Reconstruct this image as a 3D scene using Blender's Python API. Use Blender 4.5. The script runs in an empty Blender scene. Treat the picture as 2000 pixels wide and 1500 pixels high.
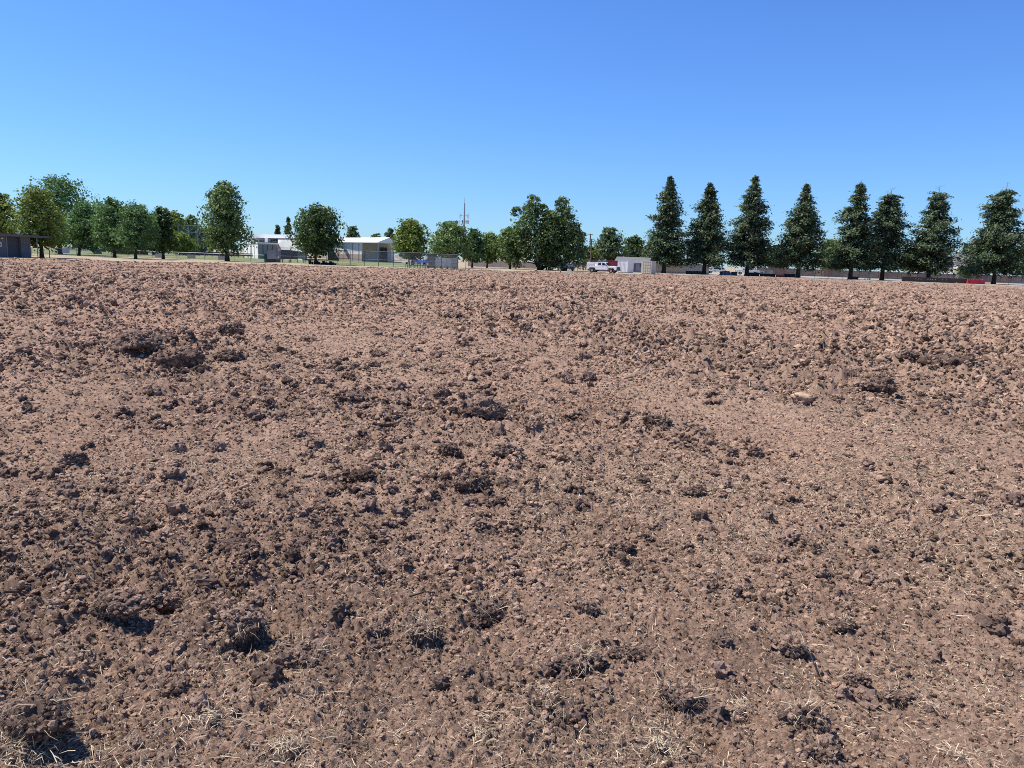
import bpy, bmesh, math, random
import numpy as np
from mathutils import Vector, Matrix, noise as mnoise

sc = bpy.context.scene
COL = sc.collection
R = math.radians

# ------------------------------------------------------------------ camera
CAM_Z = 1.75
FPX = 1444.0                      # focal length in photo pixels (photo 2000 x 1500)
PITCH = R(9.52)                   # looking down
ROLL = R(1.92)
_f = Vector((0, math.cos(PITCH), -math.sin(PITCH)))
_r0 = Vector((1, 0, 0)); _u0 = _r0.cross(_f)
_r = _r0 * math.cos(ROLL) + _u0 * math.sin(ROLL)
_u = _u0 * math.cos(ROLL) - _r0 * math.sin(ROLL)
CAMP = Vector((0, 0, CAM_Z))
cam = bpy.data.cameras.new('camera'); camo = bpy.data.objects.new('camera', cam)
COL.objects.link(camo)
M = Matrix((( _r.x, _u.x, -_f.x, 0), (_r.y, _u.y, -_f.y, 0), (_r.z, _u.z, -_f.z, 0), (0, 0, 0, 1)))
M.translation = CAMP
camo.matrix_world = M
cam.sensor_fit = 'HORIZONTAL'; cam.sensor_width = 36.0; cam.lens = 36.0 * FPX / 2000.0
cam.clip_start = 0.05; cam.clip_end = 9000
sc.camera = camo

def ray(px, py):
    return (_f * FPX + _r * (px - 1000.0) + _u * (750.0 - py)).normalized()
def U(px, py, Y):                 # the point at depth Y seen at a photo pixel
    d = ray(px, py); return CAMP + d * (Y / d.y)
def W(px, Y, z=0.0):              # the point at height z and depth Y in a photo column
    # solve X:  FPX * (p.r) = (px-1000) * (p.f)
    q = px - 1000.0; dz = z - CAM_Z
    a = FPX * _r.x - q * _f.x
    b = q * (_f.y * Y + _f.z * dz) - FPX * (_r.y * Y + _r.z * dz)
    return Vector((b / a, Y, z))
def G(px, py, z=0.0):             # ground hit of a photo pixel
    d = ray(px, py); t = (z - CAM_Z) / d.z; return CAMP + d * t
def ZT(px, py, Y): return U(px, py, Y).z

# ------------------------------------------------------------------ sky, sun
SUN_EL, SUN_AZ = R(60), R(-77)    # azimuth from the view axis (+Y), negative = left
w = bpy.data.worlds.new('World'); sc.world = w; w.use_nodes = True
wn = w.node_tree; bg = wn.nodes['Background']
sk = wn.nodes.new('ShaderNodeTexSky'); sk.sky_type = 'NISHITA'; sk.sun_disc = False
sk.sun_elevation = SUN_EL; sk.sun_rotation = SUN_AZ
sk.air_density = 1.2; sk.dust_density = 0.0; sk.ozone_density = 0.0
mx = wn.nodes.new('ShaderNodeMix'); mx.data_type = 'RGBA'; mx.blend_type = 'MULTIPLY'
mx.inputs[0].default_value = 1.0; mx.inputs[7].default_value = (0.36, 0.64, 1.20, 1)
wn.links.new(sk.outputs[0], mx.inputs[6]); wn.links.new(mx.outputs[2], bg.inputs[0])
bg.inputs[1].default_value = 0.10
sl = bpy.data.lights.new('sun', 'SUN'); sl.energy = 5.0; sl.angle = R(0.53); sl.color = (1.0, 0.955, 0.89)
so = bpy.data.objects.new('sun', sl); COL.objects.link(so)
_sd = Vector((math.sin(SUN_AZ) * math.cos(SUN_EL), math.cos(SUN_AZ) * math.cos(SUN_EL), math.sin(SUN_EL)))
so.rotation_euler = _sd.to_track_quat('Z', 'Y').to_euler(); so.location = (0, 0, 60)
vs = sc.view_settings; vs.view_transform = 'Standard'; vs.look = 'None'; vs.exposure = 0.47; vs.gamma = 1.0
vs.use_curve_mapping = False
sc.render.resolution_x, sc.render.resolution_y = 1024, 768
sc.render.engine = 'CYCLES'
sc.cycles.use_denoising = False; sc.cycles.filter_width = 1.0
sc.cycles.max_bounces = 6; sc.cycles.transparent_max_bounces = 24

# ------------------------------------------------------------------ helpers
rng = np.random.default_rng(7)
random.seed(7)

class MB:
    def __init__(s): s.v = []; s.f = []
    def add(s, vs_, fs_):
        o = len(s.v); s.v += [tuple(v) for v in vs_]; s.f += [tuple(i + o for i in f) for f in fs_]; return s
    def box(s, x0, x1, y0, y1, z0, z1):
        return s.add([(x0,y0,z0),(x1,y0,z0),(x1,y1,z0),(x0,y1,z0),(x0,y0,z1),(x1,y0,z1),(x1,y1,z1),(x0,y1,z1)],
                     [(0,3,2,1),(4,5,6,7),(0,1,5,4),(1,2,6,5),(2,3,7,6),(3,0,4,7)])
    def tube(s, pts, rad, n=6, cap=True):
        pts = [Vector(p) for p in pts]
        if not isinstance(rad, (list, tuple)): rad = [rad] * len(pts)
        vs_, fs_ = [], []
        for i, p in enumerate(pts):
            d = (pts[min(i+1, len(pts)-1)] - pts[max(i-1, 0)]).normalized()
            a = d.cross(Vector((0.31, 0.2, 0.93)))
            if a.length < 0.2: a = d.cross(Vector((1, 0, 0)))
            a.normalize(); b = d.cross(a)
            for k in range(n):
                t = 2 * math.pi * k / n
                vs_.append(p + (a * math.cos(t) + b * math.sin(t)) * rad[i])
        for i in range(len(pts) - 1):
            for k in range(n):
                fs_.append((i*n+k, i*n+(k+1) % n, (i+1)*n+(k+1) % n, (i+1)*n+k))
        if cap:
            fs_.append(tuple(range(n))[::-1]); fs_.append(tuple(range((len(pts)-1)*n, len(pts)*n)))
        return s.add(vs_, fs_)
    def prism(s, poly, z0, z1):       # footprint polygon (x,y) CCW
        n = len(poly)
        return s.add([(x, y, z0) for x, y in poly] + [(x, y, z1) for x, y in poly],
                     [tuple(range(n))[::-1], tuple(range(n, 2*n))] + [(i, (i+1) % n, n+(i+1) % n, n+i) for i in range(n)])
    def side(s, poly, y0, y1):        # profile polygon (x,z) extruded along y
        n = len(poly)
        return s.add([(x, y0, z) for x, z in poly] + [(x, y1, z) for x, z in poly],
                     [tuple(range(n)), tuple(range(n, 2*n))[::-1]] + [(i, n+i, n+(i+1) % n, (i+1) % n) for i in range(n)])
    def build(s, name, mat, parent=None, bevel=0.0, smooth=False):
        me = bpy.data.meshes.new(name); me.from_pydata(s.v, [], s.f); me.update()
        bm = bmesh.new(); bm.from_mesh(me); bmesh.ops.recalc_face_normals(bm, faces=bm.faces)
        if bevel: bmesh.ops.bevel(bm, geom=bm.edges[:], offset=bevel, segments=2, affect='EDGES', clamp_overlap=True)
        bm.to_mesh(me); bm.free()
        if smooth:
            for p in me.polygons: p.use_smooth = True
        me.materials.append(mat)
        o = bpy.data.objects.new(name, me); COL.objects.link(o)
        if parent is not None: o.parent = parent
        return o

def tag(o, label=None, cat=None, group=None, kind=None):
    for k, v in (('label', label), ('category', cat), ('group', group), ('kind', kind)):
        if v: o[k] = v
    return o
def root(name, loc, rz, label, cat, group=None):
    o = bpy.data.objects.new(name, None); COL.objects.link(o)
    o.location = loc; o.rotation_euler = (0, 0, rz); o.empty_display_size = 0.3
    return tag(o, label, cat, group)
def copy_tree(o, parent=None):
    c = o.copy(); COL.objects.link(c); c.parent = parent
    for ch in [x for x in o.children]: copy_tree(ch, c)
    return c
def np_mesh(name, verts, faces, mat, attrs=None, parent=None, smooth=False):
    """verts (n,3), faces (m,k) with constant k"""
    me = bpy.data.meshes.new(name)
    n, (m, k) = len(verts), faces.shape
    me.vertices.add(n); me.vertices.foreach_set('co', np.ascontiguousarray(verts, np.float32).ravel())
    me.loops.add(m * k); me.loops.foreach_set('vertex_index', np.ascontiguousarray(faces, np.int32).ravel())
    me.polygons.add(m); me.polygons.foreach_set('loop_start', np.arange(0, m*k, k, dtype=np.int32))
    if smooth: me.polygons.foreach_set('use_smooth', np.ones(m, bool))
    for an, av in (attrs or {}).items():
        a = me.attributes.new(an, 'FLOAT', 'POINT'); a.data.foreach_set('value', np.ascontiguousarray(av, np.float32))
    me.update(calc_edges=True); me.validate()
    me.materials.append(mat)
    o = bpy.data.objects.new(name, me); COL.objects.link(o)
    if parent is not None: o.parent = parent
    return o

# ------------------------------------------------------------------ materials
class NT:
    def __init__(s, name):
        s.m = bpy.data.materials.new(name); s.m.use_nodes = True; s.t = s.m.node_tree
        s.p = s.t.nodes['Principled BSDF']; s.out = s.t.nodes['Material Output']
        s.p.inputs['Specular IOR Level'].default_value = 0.25
    def n(s, t, **k):
        x = s.t.nodes.new(t)
        for a, b in k.items(): setattr(x, a, b)
        return x
    def l(s, a, b): s.t.links.new(a, b)
    def coord(s): return s.n('ShaderNodeTexCoord').outputs['Object']
    def noise(s, scale, detail=4, rough=0.6, vec=None, dist=0.0):
        x = s.n('ShaderNodeTexNoise'); x.inputs['Scale'].default_value = scale; x.inputs['Detail'].default_value = detail
        x.inputs['Roughness'].default_value = rough; x.inputs['Distortion'].default_value = dist
        s.l(vec or s.coord(), x.inputs['Vector']); return x.outputs['Fac']
    def ramp(s, fac, stops):
        x = s.n('ShaderNodeValToRGB'); e = x.color_ramp.elements
        while len(e) < len(stops): e.new(0.5)
        for i, (p, c) in enumerate(stops):
            e[i].position = p; e[i].color = (*c, 1) if len(c) == 3 else c
        s.l(fac, x.inputs[0]); return x.outputs[0]
    def math(s, op, a, b=None):
        x = s.n('ShaderNodeMath', operation=op)
        for i, q in enumerate((a, b)):
            if q is None: continue
            if isinstance(q, (int, float)): x.inputs[i].default_value = q
            else: s.l(q, x.inputs[i])
        return x.outputs[0]
    def mix(s, fac, a, b, blend='MIX'):
        x = s.n('ShaderNodeMix', data_type='RGBA', blend_type=blend)
        for i, q in ((0, fac), (6, a), (7, b)):
            if isinstance(q, (int, float)): x.inputs[i].default_value = q
            elif isinstance(q, tuple): x.inputs[i].default_value = (*q, 1)
            else: s.l(q, x.inputs[i])
        return x.outputs[2]
    def attr(s, name): return s.n('ShaderNodeAttribute', attribute_name=name).outputs['Fac']
    def bump(s, h, strength, dist=0.02):
        x = s.n('ShaderNodeBump'); x.inputs['Strength'].default_value = strength; x.inputs['Distance'].default_value = dist
        s.l(h, x.inputs['Height']); s.l(x.outputs[0], s.p.inputs['Normal'])

def surf(name, c, var=0.25, scale=2.0, rough=0.85, bump=0.0, bscale=20, metal=0.0, spec=0.25):
    t = NT(name)
    lo = tuple(x * (1 - var) for x in c); hi = tuple(min(1, x * (1 + var)) for x in c)
    t.l(t.ramp(t.noise(scale, 5, 0.65), [(0.3, lo), (0.7, hi)]), t.p.inputs['Base Color'])
    t.p.inputs['Roughness'].default_value = rough; t.p.inputs['Metallic'].default_value = metal
    t.p.inputs['Specular IOR Level'].default_value = spec
    if bump: t.bump(t.noise(bscale, 3), bump)
    return t.m

def leaf_mat(name, dark, light, warm=None, trans=0.35):
    t = NT(name)
    a = t.attr('tint')
    stops = [(0.0, dark), (0.75, light)] + ([(1.0, warm)] if warm else [])
    c = t.ramp(a, stops)
    d = t.n('ShaderNodeBsdfDiffuse'); tr = t.n('ShaderNodeBsdfTranslucent'); g = t.n('ShaderNodeBsdfGlossy')
    g.inputs['Roughness'].default_value = 0.45; g.inputs['Color'].default_value = (0.6, 0.65, 0.6, 1)
    t.l(c, d.inputs['Color']); t.l(t.mix(0.25, c, (0.10, 0.16, 0.02), 'MIX'), tr.inputs['Color'])
    m1 = t.n('ShaderNodeMixShader'); m1.inputs[0].default_value = trans
    t.l(d.outputs[0], m1.inputs[1]); t.l(tr.outputs[0], m1.inputs[2])
    m2 = t.n('ShaderNodeMixShader'); m2.inputs[0].default_value = 0.025
    t.l(m1.outputs[0], m2.inputs[1]); t.l(g.outputs[0], m2.inputs[2]); t.l(m2.outputs[0], t.out.inputs['Surface'])
    return t.m

def soil_mat():
    t = NT('tilled_soil')
    geo = t.n('ShaderNodeNewGeometry').outputs['Position']
    big = t.noise(0.16, 4, 0.6, geo); mid = t.noise(1.6, 5, 0.65, geo); fine = t.noise(38, 6, 0.75, geo)
    tint = t.attr('tint')
    v = t.math('ADD', t.math('MULTIPLY', tint, 0.55), t.math('MULTIPLY', mid, 0.30))
    v = t.math('ADD', v, t.math('MULTIPLY', fine, 0.75)); v = t.math('SUBTRACT', v, 0.31)
    c1 = t.ramp(v, [(0.16, (0.090, 0.059, 0.041)), (0.36, (0.206, 0.134, 0.095)), (0.56, (0.324, 0.211, 0.147)),
                    (0.74, (0.422, 0.281, 0.197)), (0.92, (0.557, 0.399, 0.291))])
    # broad patches of redder subsoil and of dark turf mould
    c2 = t.mix(t.math('MULTIPLY', t.ramp(big, [(0.50, (0,0,0)), (0.66, (1,1,1))]), 0.55), c1, t.mix(1.0, c1, (1.10, 0.95, 0.88), 'MULTIPLY'))
    dk = t.math('MULTIPLY', t.ramp(t.noise(0.33, 3, 0.55, geo), [(0.50, (0,0,0)), (0.70, (1,1,1))]), 0.8)
    c3 = t.mix(dk, c2, t.mix(1.0, c2, (0.70, 0.70, 0.70), 'MULTIPLY'))
    # chopped straw litter worked into the surface
    st = t.noise(95, 2, 0.5, geo, 1.5); litter = t.attr('litter')
    sm = t.math('MULTIPLY', t.ramp(st, [(0.60, (0,0,0)), (0.66, (1,1,1))]), litter)
    c4 = t.mix(sm, c3, (0.46, 0.36, 0.23))
    t.l(c4, t.p.inputs['Base Color'])
    t.p.inputs['Roughness'].default_value = 1.0; t.p.inputs['Specular IOR Level'].default_value = 0.05
    t.bump(t.math('ADD', t.noise(70, 6, 0.8, geo), t.math('MULTIPLY', t.noise(230, 3, 0.7, geo), 0.5)), 0.9, 0.012)
    return t.m
SOIL = soil_mat()

def clod_mat(name, dark, lightc, fine=60):
    t = NT(name); geo = t.n('ShaderNodeNewGeometry').outputs['Position']
    oi = t.n('ShaderNodeObjectInfo').outputs['Random']
    a = t.noise(fine, 6, 0.75, geo); b = t.noise(7, 4, 0.6, geo)
    v = t.math('ADD', t.math('MULTIPLY', a, 0.6), t.math('MULTIPLY', b, 0.4))
    v = t.math('ADD', v, t.math('MULTIPLY', t.math('SUBTRACT', oi, 0.5), 0.5 if 'crumb' in name else 0.25))
    v = t.math('ADD', v, t.math('MULTIPLY', t.math('SUBTRACT', t.attr('tint'), 0.5), 0.25)) if False else v
    if name != 'pale_clay_stone':
        pt = t.math('ADD', t.math('MULTIPLY', t.math('SUBTRACT', t.noise(0.42, 4, 0.6, geo), 0.5), 0.75), t.math('MULTIPLY', t.math('SUBTRACT', t.noise(2.6, 3, 0.6, geo), 0.5), 0.35)); v = t.math('ADD', v, pt)
    t.l(t.ramp(v, [(0.30, dark), (0.72, lightc)]), t.p.inputs['Base Color'])
    t.p.inputs['Roughness'].default_value = 1.0; t.p.inputs['Specular IOR Level'].default_value = 0.05
    t.bump(t.noise(fine * 1.6, 6, 0.8, geo), 0.9, 0.012); return t.m
M_SOD = clod_mat('sod_soil', (0.093, 0.062, 0.046), (0.312, 0.209, 0.158))
M_CLOD = clod_mat('clod_soil', (0.112, 0.075, 0.056), (0.380, 0.253, 0.189))
M_CRUMB = clod_mat('crumb_soil', (0.104, 0.069, 0.046), (0.490, 0.324, 0.224))
M_SODC = clod_mat('sod_crumb', (0.087, 0.057, 0.042), (0.380, 0.251, 0.179))
M_STONE = clod_mat('pale_clay_stone', (0.30, 0.19, 0.12), (0.62, 0.43, 0.29), 24)
def straw_mat(name, a, b):
    t = NT(name); t.l(t.ramp(t.attr('tint'), [(0.0, a), (1.0, b)]), t.p.inputs['Base Color'])
    t.p.inputs['Roughness'].default_value = 0.7; return t.m
M_STRAW = straw_mat('dry_straw', (0.11, 0.072, 0.05), (0.70, 0.56, 0.37))
M_ROOT = straw_mat('root_fibre', (0.07, 0.045, 0.035), (0.34, 0.25, 0.17))
M_BARK = surf('bark', (0.075, 0.06, 0.05), 0.4, 6, 0.95, 0.6, 30)
M_RBARK = surf('redwood_bark', (0.085, 0.06, 0.048), 0.35, 5, 0.95, 0.6, 25)
M_DEAD = surf('dead_wood', (0.20, 0.16, 0.15), 0.3, 6, 0.9)
L_YEL = leaf_mat('leaf_yellow_green', (0.084, 0.114, 0.022), (0.264, 0.324, 0.072))
L_MID = leaf_mat('leaf_mid_green', (0.054, 0.100, 0.031), (0.233, 0.316, 0.103))
L_BLU = leaf_mat('leaf_blue_green', (0.040, 0.088, 0.033), (0.166, 0.278, 0.095))
L_DRK = leaf_mat('leaf_dark_green', (0.026, 0.054, 0.021), (0.113, 0.173, 0.057))
L_RED = leaf_mat('redwood_needles', (0.024, 0.040, 0.023), (0.139, 0.189, 0.091), (0.173, 0.119, 0.075), 0.2)
L_DMID = leaf_mat('leaf_deep_green', (0.034, 0.062, 0.022), (0.145, 0.205, 0.07))
L_FAR = leaf_mat('leaf_far_green', (0.052, 0.086, 0.044), (0.138, 0.190, 0.092))
L_BUSH = leaf_mat('leaf_bush', (0.02, 0.04, 0.016), (0.07, 0.10, 0.04))

WHITE = surf('white_paint', (0.80, 0.80, 0.79), 0.03, 1.5, 0.35, spec=0.5)
OFFW = surf('off_white_wall', (0.78, 0.75, 0.70), 0.05, 0.7, 0.8)
ROOFW = surf('white_roof', (0.78, 0.79, 0.80), 0.04, 0.5, 0.6)
TAN = surf('tan_block', (0.42, 0.34, 0.29), 0.08, 1.0, 0.9)
GREYW = surf('grey_wall', (0.24, 0.24, 0.26), 0.08, 0.8, 0.85)
DGREY = surf('dark_grey', (0.055, 0.058, 0.065), 0.15, 2, 0.8)
BLACK = surf('black_rubber', (0.018, 0.018, 0.02), 0.2, 6, 0.8)
GLASS = surf('dark_glass', (0.02, 0.025, 0.03), 0.1, 2, 0.12, spec=0.6)
STEEL = surf('galvanised_steel', (0.30, 0.31, 0.32), 0.12, 3, 0.5, metal=0.3)
DSTEEL = surf('dark_steel', (0.10, 0.10, 0.105), 0.15, 3, 0.6)
FENCEW = surf('weathered_fence_wood', (0.20, 0.165, 0.145), 0.25, 3, 0.95)
BROWN = surf('brown_boards', (0.085, 0.06, 0.05), 0.2, 2, 0.9)
RED = surf('red_plastic', (0.52, 0.035, 0.045), 0.12, 2, 0.5)
CREAM = surf('cream_steel', (0.66, 0.60, 0.45), 0.05, 1.5, 0.6)
REDST = surf('red_steel', (0.26, 0.05, 0.06), 0.15, 1, 0.6)
BLUE = surf('blue_tarp', (0.07, 0.14, 0.38), 0.15, 2, 0.5)
GREEN = surf('green_screen', (0.015, 0.085, 0.055), 0.1, 1, 0.8)
NAVY = surf('navy_screen', (0.022, 0.028, 0.045), 0.15, 1, 0.8)
ASPH = surf('roof_shingle', (0.15, 0.15, 0.155), 0.15, 1.5, 0.95)

# ------------------------------------------------------------------ numpy noise
def _h(ix, iy, s):
    n = (ix.astype(np.uint32) * np.uint32(374761393) + iy.astype(np.uint32) * np.uint32(668265263) + np.uint32((s * 2246822519) & 0xffffffff))
    n = (n ^ (n >> np.uint32(13))) * np.uint32(1274126177); n = (n ^ (n >> np.uint32(15))) * np.uint32(2246822519)
    return ((n ^ (n >> np.uint32(16))).astype(np.float32)) * np.float32(1 / 4294967296.0)
def gnoise(x, y, s):
    xi = np.floor(x); yi = np.floor(y); fx = x - xi; fy = y - yi
    ix = xi.astype(np.int64) + 100000; iy = yi.astype(np.int64) + 100000
    u = fx * fx * fx * (fx * (fx * 6 - 15) + 10); v = fy * fy * fy * (fy * (fy * 6 - 15) + 10)
    def g(dx, dy):
        a = _h(ix + dx, iy + dy, s) * (2 * np.pi); return np.cos(a) * (fx - dx) + np.sin(a) * (fy - dy)
    a = g(0, 0); b = g(1, 0); c = g(0, 1); d = g(1, 1)
    return (a + (b - a) * u) * (1 - v) + (c + (d - c) * u) * v
def lumps(x, y, cell, s, dens=0.85, sharp=0.6):
    """overlapping broken clods: dome height 0..1 and an id value of the topmost clod"""
    x = x / cell; y = y / cell
    x, y = x + 0.33 * gnoise(x * 1.7, y * 1.7, s + 50), y + 0.33 * gnoise(x * 1.7 + 9, y * 1.7, s + 51)
    ix = np.floor(x); iy = np.floor(y); best = np.zeros_like(x); tid = np.full_like(x, 0.5)
    for dx in (-1, 0, 1):
        for dy in (-1, 0, 1):
            cx = ix + dx; cy = iy + dy; a = cx.astype(np.int64) + 100000; b = cy.astype(np.int64) + 100000
            h1 = _h(a, b, s); h2 = _h(a, b, s + 1); h3 = _h(a, b, s + 2); h4 = _h(a, b, s + 3)
            ex = x - cx - h1; ey = y - cy - h2
            th = h4 * np.float32(6.283); c_, s_ = np.cos(th), np.sin(th)
            rx = 0.30 + 0.42 * h3
            d2 = ((ex * c_ + ey * s_) / rx) ** 2 + ((ey * c_ - ex * s_) / (rx * (0.6 + 0.4 * h1))) ** 2
            h5 = _h(a, b, s + 4); h6 = _h(a, b, s + 5)
            top = 0.75 + (h5 - 0.5) * ex * 2.6 + (h6 - 0.5) * ey * 2.6      # tilted broken top
            hh = np.where(h4 < dens, np.minimum(np.maximum(0, 1 - d2) ** sharp, np.maximum(top, 0)), 0) * (0.45 + 0.55 * h3)
            m = hh > best; best = np.where(m, hh, best); tid = np.where(m, h2, tid)
    return best, tid

# mounds and hollows seen in the photograph: (px, py, radius across px, height m, stretch along view)
FEATS = [(255, 690, 75, 0.12, 1.2), (325, 728, 52, -0.16, 0.9), (440, 665, 60, 0.09, 1.0), (1390, 695, 110, 0.12, 1.2),
         (330, 1195, 26, -0.07, 1.2), (300, 1160, 60, 0.06, 1.0), (485, 1262, 26, -0.06, 1.0), (430, 1215, 70, 0.06, 1.0),
         (690, 1448, 26, -0.08, 1.0), (866, 788, 22, -0.10, 1.0), (940, 1200, 48, -0.06, 1.0), (800, 1215, 80, 0.05, 1.0),
         (60, 1440, 90, 0.045, 0.9), (20, 1395, 38, -0.04, 1.0), (1850, 740, 42, -0.10, 1.0), (1800, 680, 140, 0.10, 1.0),
         (960, 810, 120, 0.06, 1.0), (735, 855, 32, -0.07, 1.0), (560, 800, 120, 0.05, 1.0), (1600, 745, 150, 0.07, 1.0),
         (1050, 1400, 90, 0.06, 1.0), (1095, 1400, 34, -0.09, 1.0), (1400, 1440, 40, -0.07, 1.0), (1560, 1440, 80, 0.06, 1.0),
         (1275, 828, 60, 0.05, 1.0), (150, 1100, 120, 0.05, 1.0), (210, 1140, 40, -0.06, 1.0), (1850, 1000, 160, 0.04, 1.0)]
_FE = []
for px, py, rp, hh, st in FEATS:
    g = G(px, py, 0.1); rr = rp * g.length / FPX; _FE.append((g.x, g.y, rr, hh, rr * 1.3 * st))

def rough_zone(x, y):      # where turf came up in chunks: 0..1
    z = 0.5 + 0.9 * gnoise(x * 0.16 + 3.1, y * 0.11, 301) + 0.4 * gnoise(x * 0.5, y * 0.4, 302)
    for fx, fy, fr, fh, fs in _FE: z = z + 0.5 * np.exp(-(((x - fx) / (fr * 1.6)) ** 2 + ((y - fy) / (fs * 1.6)) ** 2))
    r = np.hypot(x, y); z = z + 0.42 * np.clip((r - 8) / 14, 0, 1)
    return np.clip(z, 0, 1.25)
def litter_zone(x, y):
    r = np.hypot(x, y)
    z = 0.28 + 0.8 * gnoise(x * 0.45 + 7, y * 0.45, 401) + 0.7 * gnoise(x * 1.9, y * 1.9, 402)
    z = z + 0.16 * np.clip((3.6 - y) / 1.4, 0, 1) + 0.32 * np.clip((x - 0.12 * y) / (0.5 * y + 1), 0, 1)
    return np.clip(z, 0, 1)

# far edge of the tilled field as (photo column, depth)
EDGE = [(-900, 62), (-300, 76), (0, 84), (170, 93), (330, 100), (560, 105), (720, 111), (900, 115), (1000, 124), (1100, 131), (1200, 132),
        (1330, 152), (1400, 160), (1700, 160), (2000, 152), (2400, 120), (2900, 90)]
_ea = [math.atan2(p - 1000, FPX) for p, d in EDGE]; _er = [d / math.cos(a) for (p, d), a in zip(EDGE, _ea)]
_ea = [-math.pi, -1.9] + _ea + [1.9, math.pi]; _er = [45, 45] + _er + [45, 45]
def edge_r(th): return np.interp(th, _ea, _er)

def height(x, y):
    x = np.asarray(x, np.float32); y = np.asarray(y, np.float32)
    r = np.hypot(x, y); er = edge_r(np.arctan2(x, y))
    rz = rough_zone(x, y)
    h = 0.06 + 0.085 * gnoise(x / 4.2, y / 3.3, 1) + 0.062 * gnoise(x / 1.3, y / 1.1, 2) + 0.022 * gnoise(x / 0.45, y / 0.4, 3)
    for fx, fy, fr, fh, fs in _FE: h = h + fh * np.exp(-(((x - fx) / (fr * .7)) ** 2 + ((y - fy) / (fs * .7)) ** 2))
    tint = np.full_like(x, 0.5)
    for cell, amp, s, dens, mn, far in ((0.85, 0.11, 10, 0.22, 0.0, 1e9), (0.42, 0.10, 20, 0.30, 0.05, 1e9), (0.21, 0.070, 30, 0.42, 0.14, 1e9),
                               (0.105, 0.045, 40, 0.52, 0.26, 120), (0.052, 0.026, 60, 0.66, 0.45, 60), (0.026, 0.015, 70, 0.8, 0.75, 26), (0.013, 0.0085, 80, 0.9, 0.95, 10)):
        k = r < far
        if not k.any(): continue
        xs, ys = x[k], y[k]
        fb = np.clip((r[k] - 7) / 13, 0, 1)
        lh, ti = lumps(xs, ys, cell, s, dens + 0.22 * fb)
        am = amp * (mn + (1 - mn) * np.clip(rz[k] * 1.7 - 0.75, 0, 1.2)) * (1 + 0.5 * fb) * np.where(cell > 0.1, 0.5 + 0.5 * np.clip((r[k] - 4) / 5, 0, 1), 1)
        h[k] += lh * am
        wgt = np.where(lh > 0.12, 0.55 if cell > 0.03 else 0.3, 0)
        tint[k] = tint[k] * (1 - wgt) + ti * wgt
    h += 0.012 * gnoise(x * 14, y * 14, 91) + 0.006 * gnoise(x * 60, y * 60, 90)
    fl = np.clip((r - 14) / 55, 0, 1); h -= 0.21 * fl * fl * (3 - 2 * fl)
    fade = np.clip((er - r) / 1.6, 0, 1); fade = fade * fade * (3 - 2 * fade)
    h = h * fade - 0.12 * (1 - fade)
    tint = np.clip(tint - 0.20 * np.clip(rz - 0.55 - 0.40 * np.clip((r - 8) / 14, 0, 1), 0, 0.7), 0, 1)
    return h, tint

# ------------------------------------------------------------------ tilled field
def build_field():
    th = np.concatenate([np.linspace(-math.pi, -0.95, 26)[:-1], np.linspace(-0.95, -0.69, 40)[:-1], np.linspace(-0.69, 0.69, 560),
                         np.linspace(0.69, 0.95, 40)[1:], np.linspace(0.95, math.pi, 26)[1:]])
    rr = [0.05, 0.4, 0.8, 1.1, 1.35, 1.55, 1.7, 1.82]
    while rr[-1] < 135:
        q = rr[-1]; rr.append(q + min(0.95 * q * q / 1230.0, 0.0058 * q))
    rr = np.array(rr); t = (rr - rr[0]) / (rr[-1] - rr[0])
    er = edge_r(th)
    # rows keep their true radius near the camera and stretch to the edge of the field far out
    rad = rr[:, None] * (1 + (er[None, :] / rr[-1] - 1) * np.clip((rr[:, None] - 12) / (rr[-1] - 12), 0, 1))
    x = (rad * np.sin(th)[None, :]).astype(np.float32); y = (rad * np.cos(th)[None, :]).astype(np.float32)
    n, m = x.shape
    h, tint = height(x.ravel(), y.ravel())
    # crumb-sized unevenness at the resolution of the sheet itself
    q = np.random.default_rng(2); rv = rad.ravel(); sp = np.minimum(np.minimum(0.85 * rv * rv / 1230.0, 0.0046 * rv), 0.16)
    fd = np.clip((np.repeat(er[None, :], n, 0).ravel() - rv) / 1.6, 0, 1)
    h = h + sp * 0.42 * (q.random(len(h)) ** 2 - 0.33) * fd; tint = np.clip(tint + 0.34 * (q.random(len(h)) - 0.5), 0, 1)
    v = np.stack([x.ravel(), y.ravel(), h], 1)
    i = np.arange(n - 1)[:, None] * m + np.arange(m - 1)[None, :]
    f = np.stack([i, i + 1, i + m + 1, i + m], -1).reshape(-1, 4)[:, ::-1]
    o = np_mesh('tilled_field', v, f, SOIL, {'tint': tint, 'litter': litter_zone(v[:, 0], v[:, 1])}, smooth=False)
    return tag(o, kind='structure')
FIELD = build_field()

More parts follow.
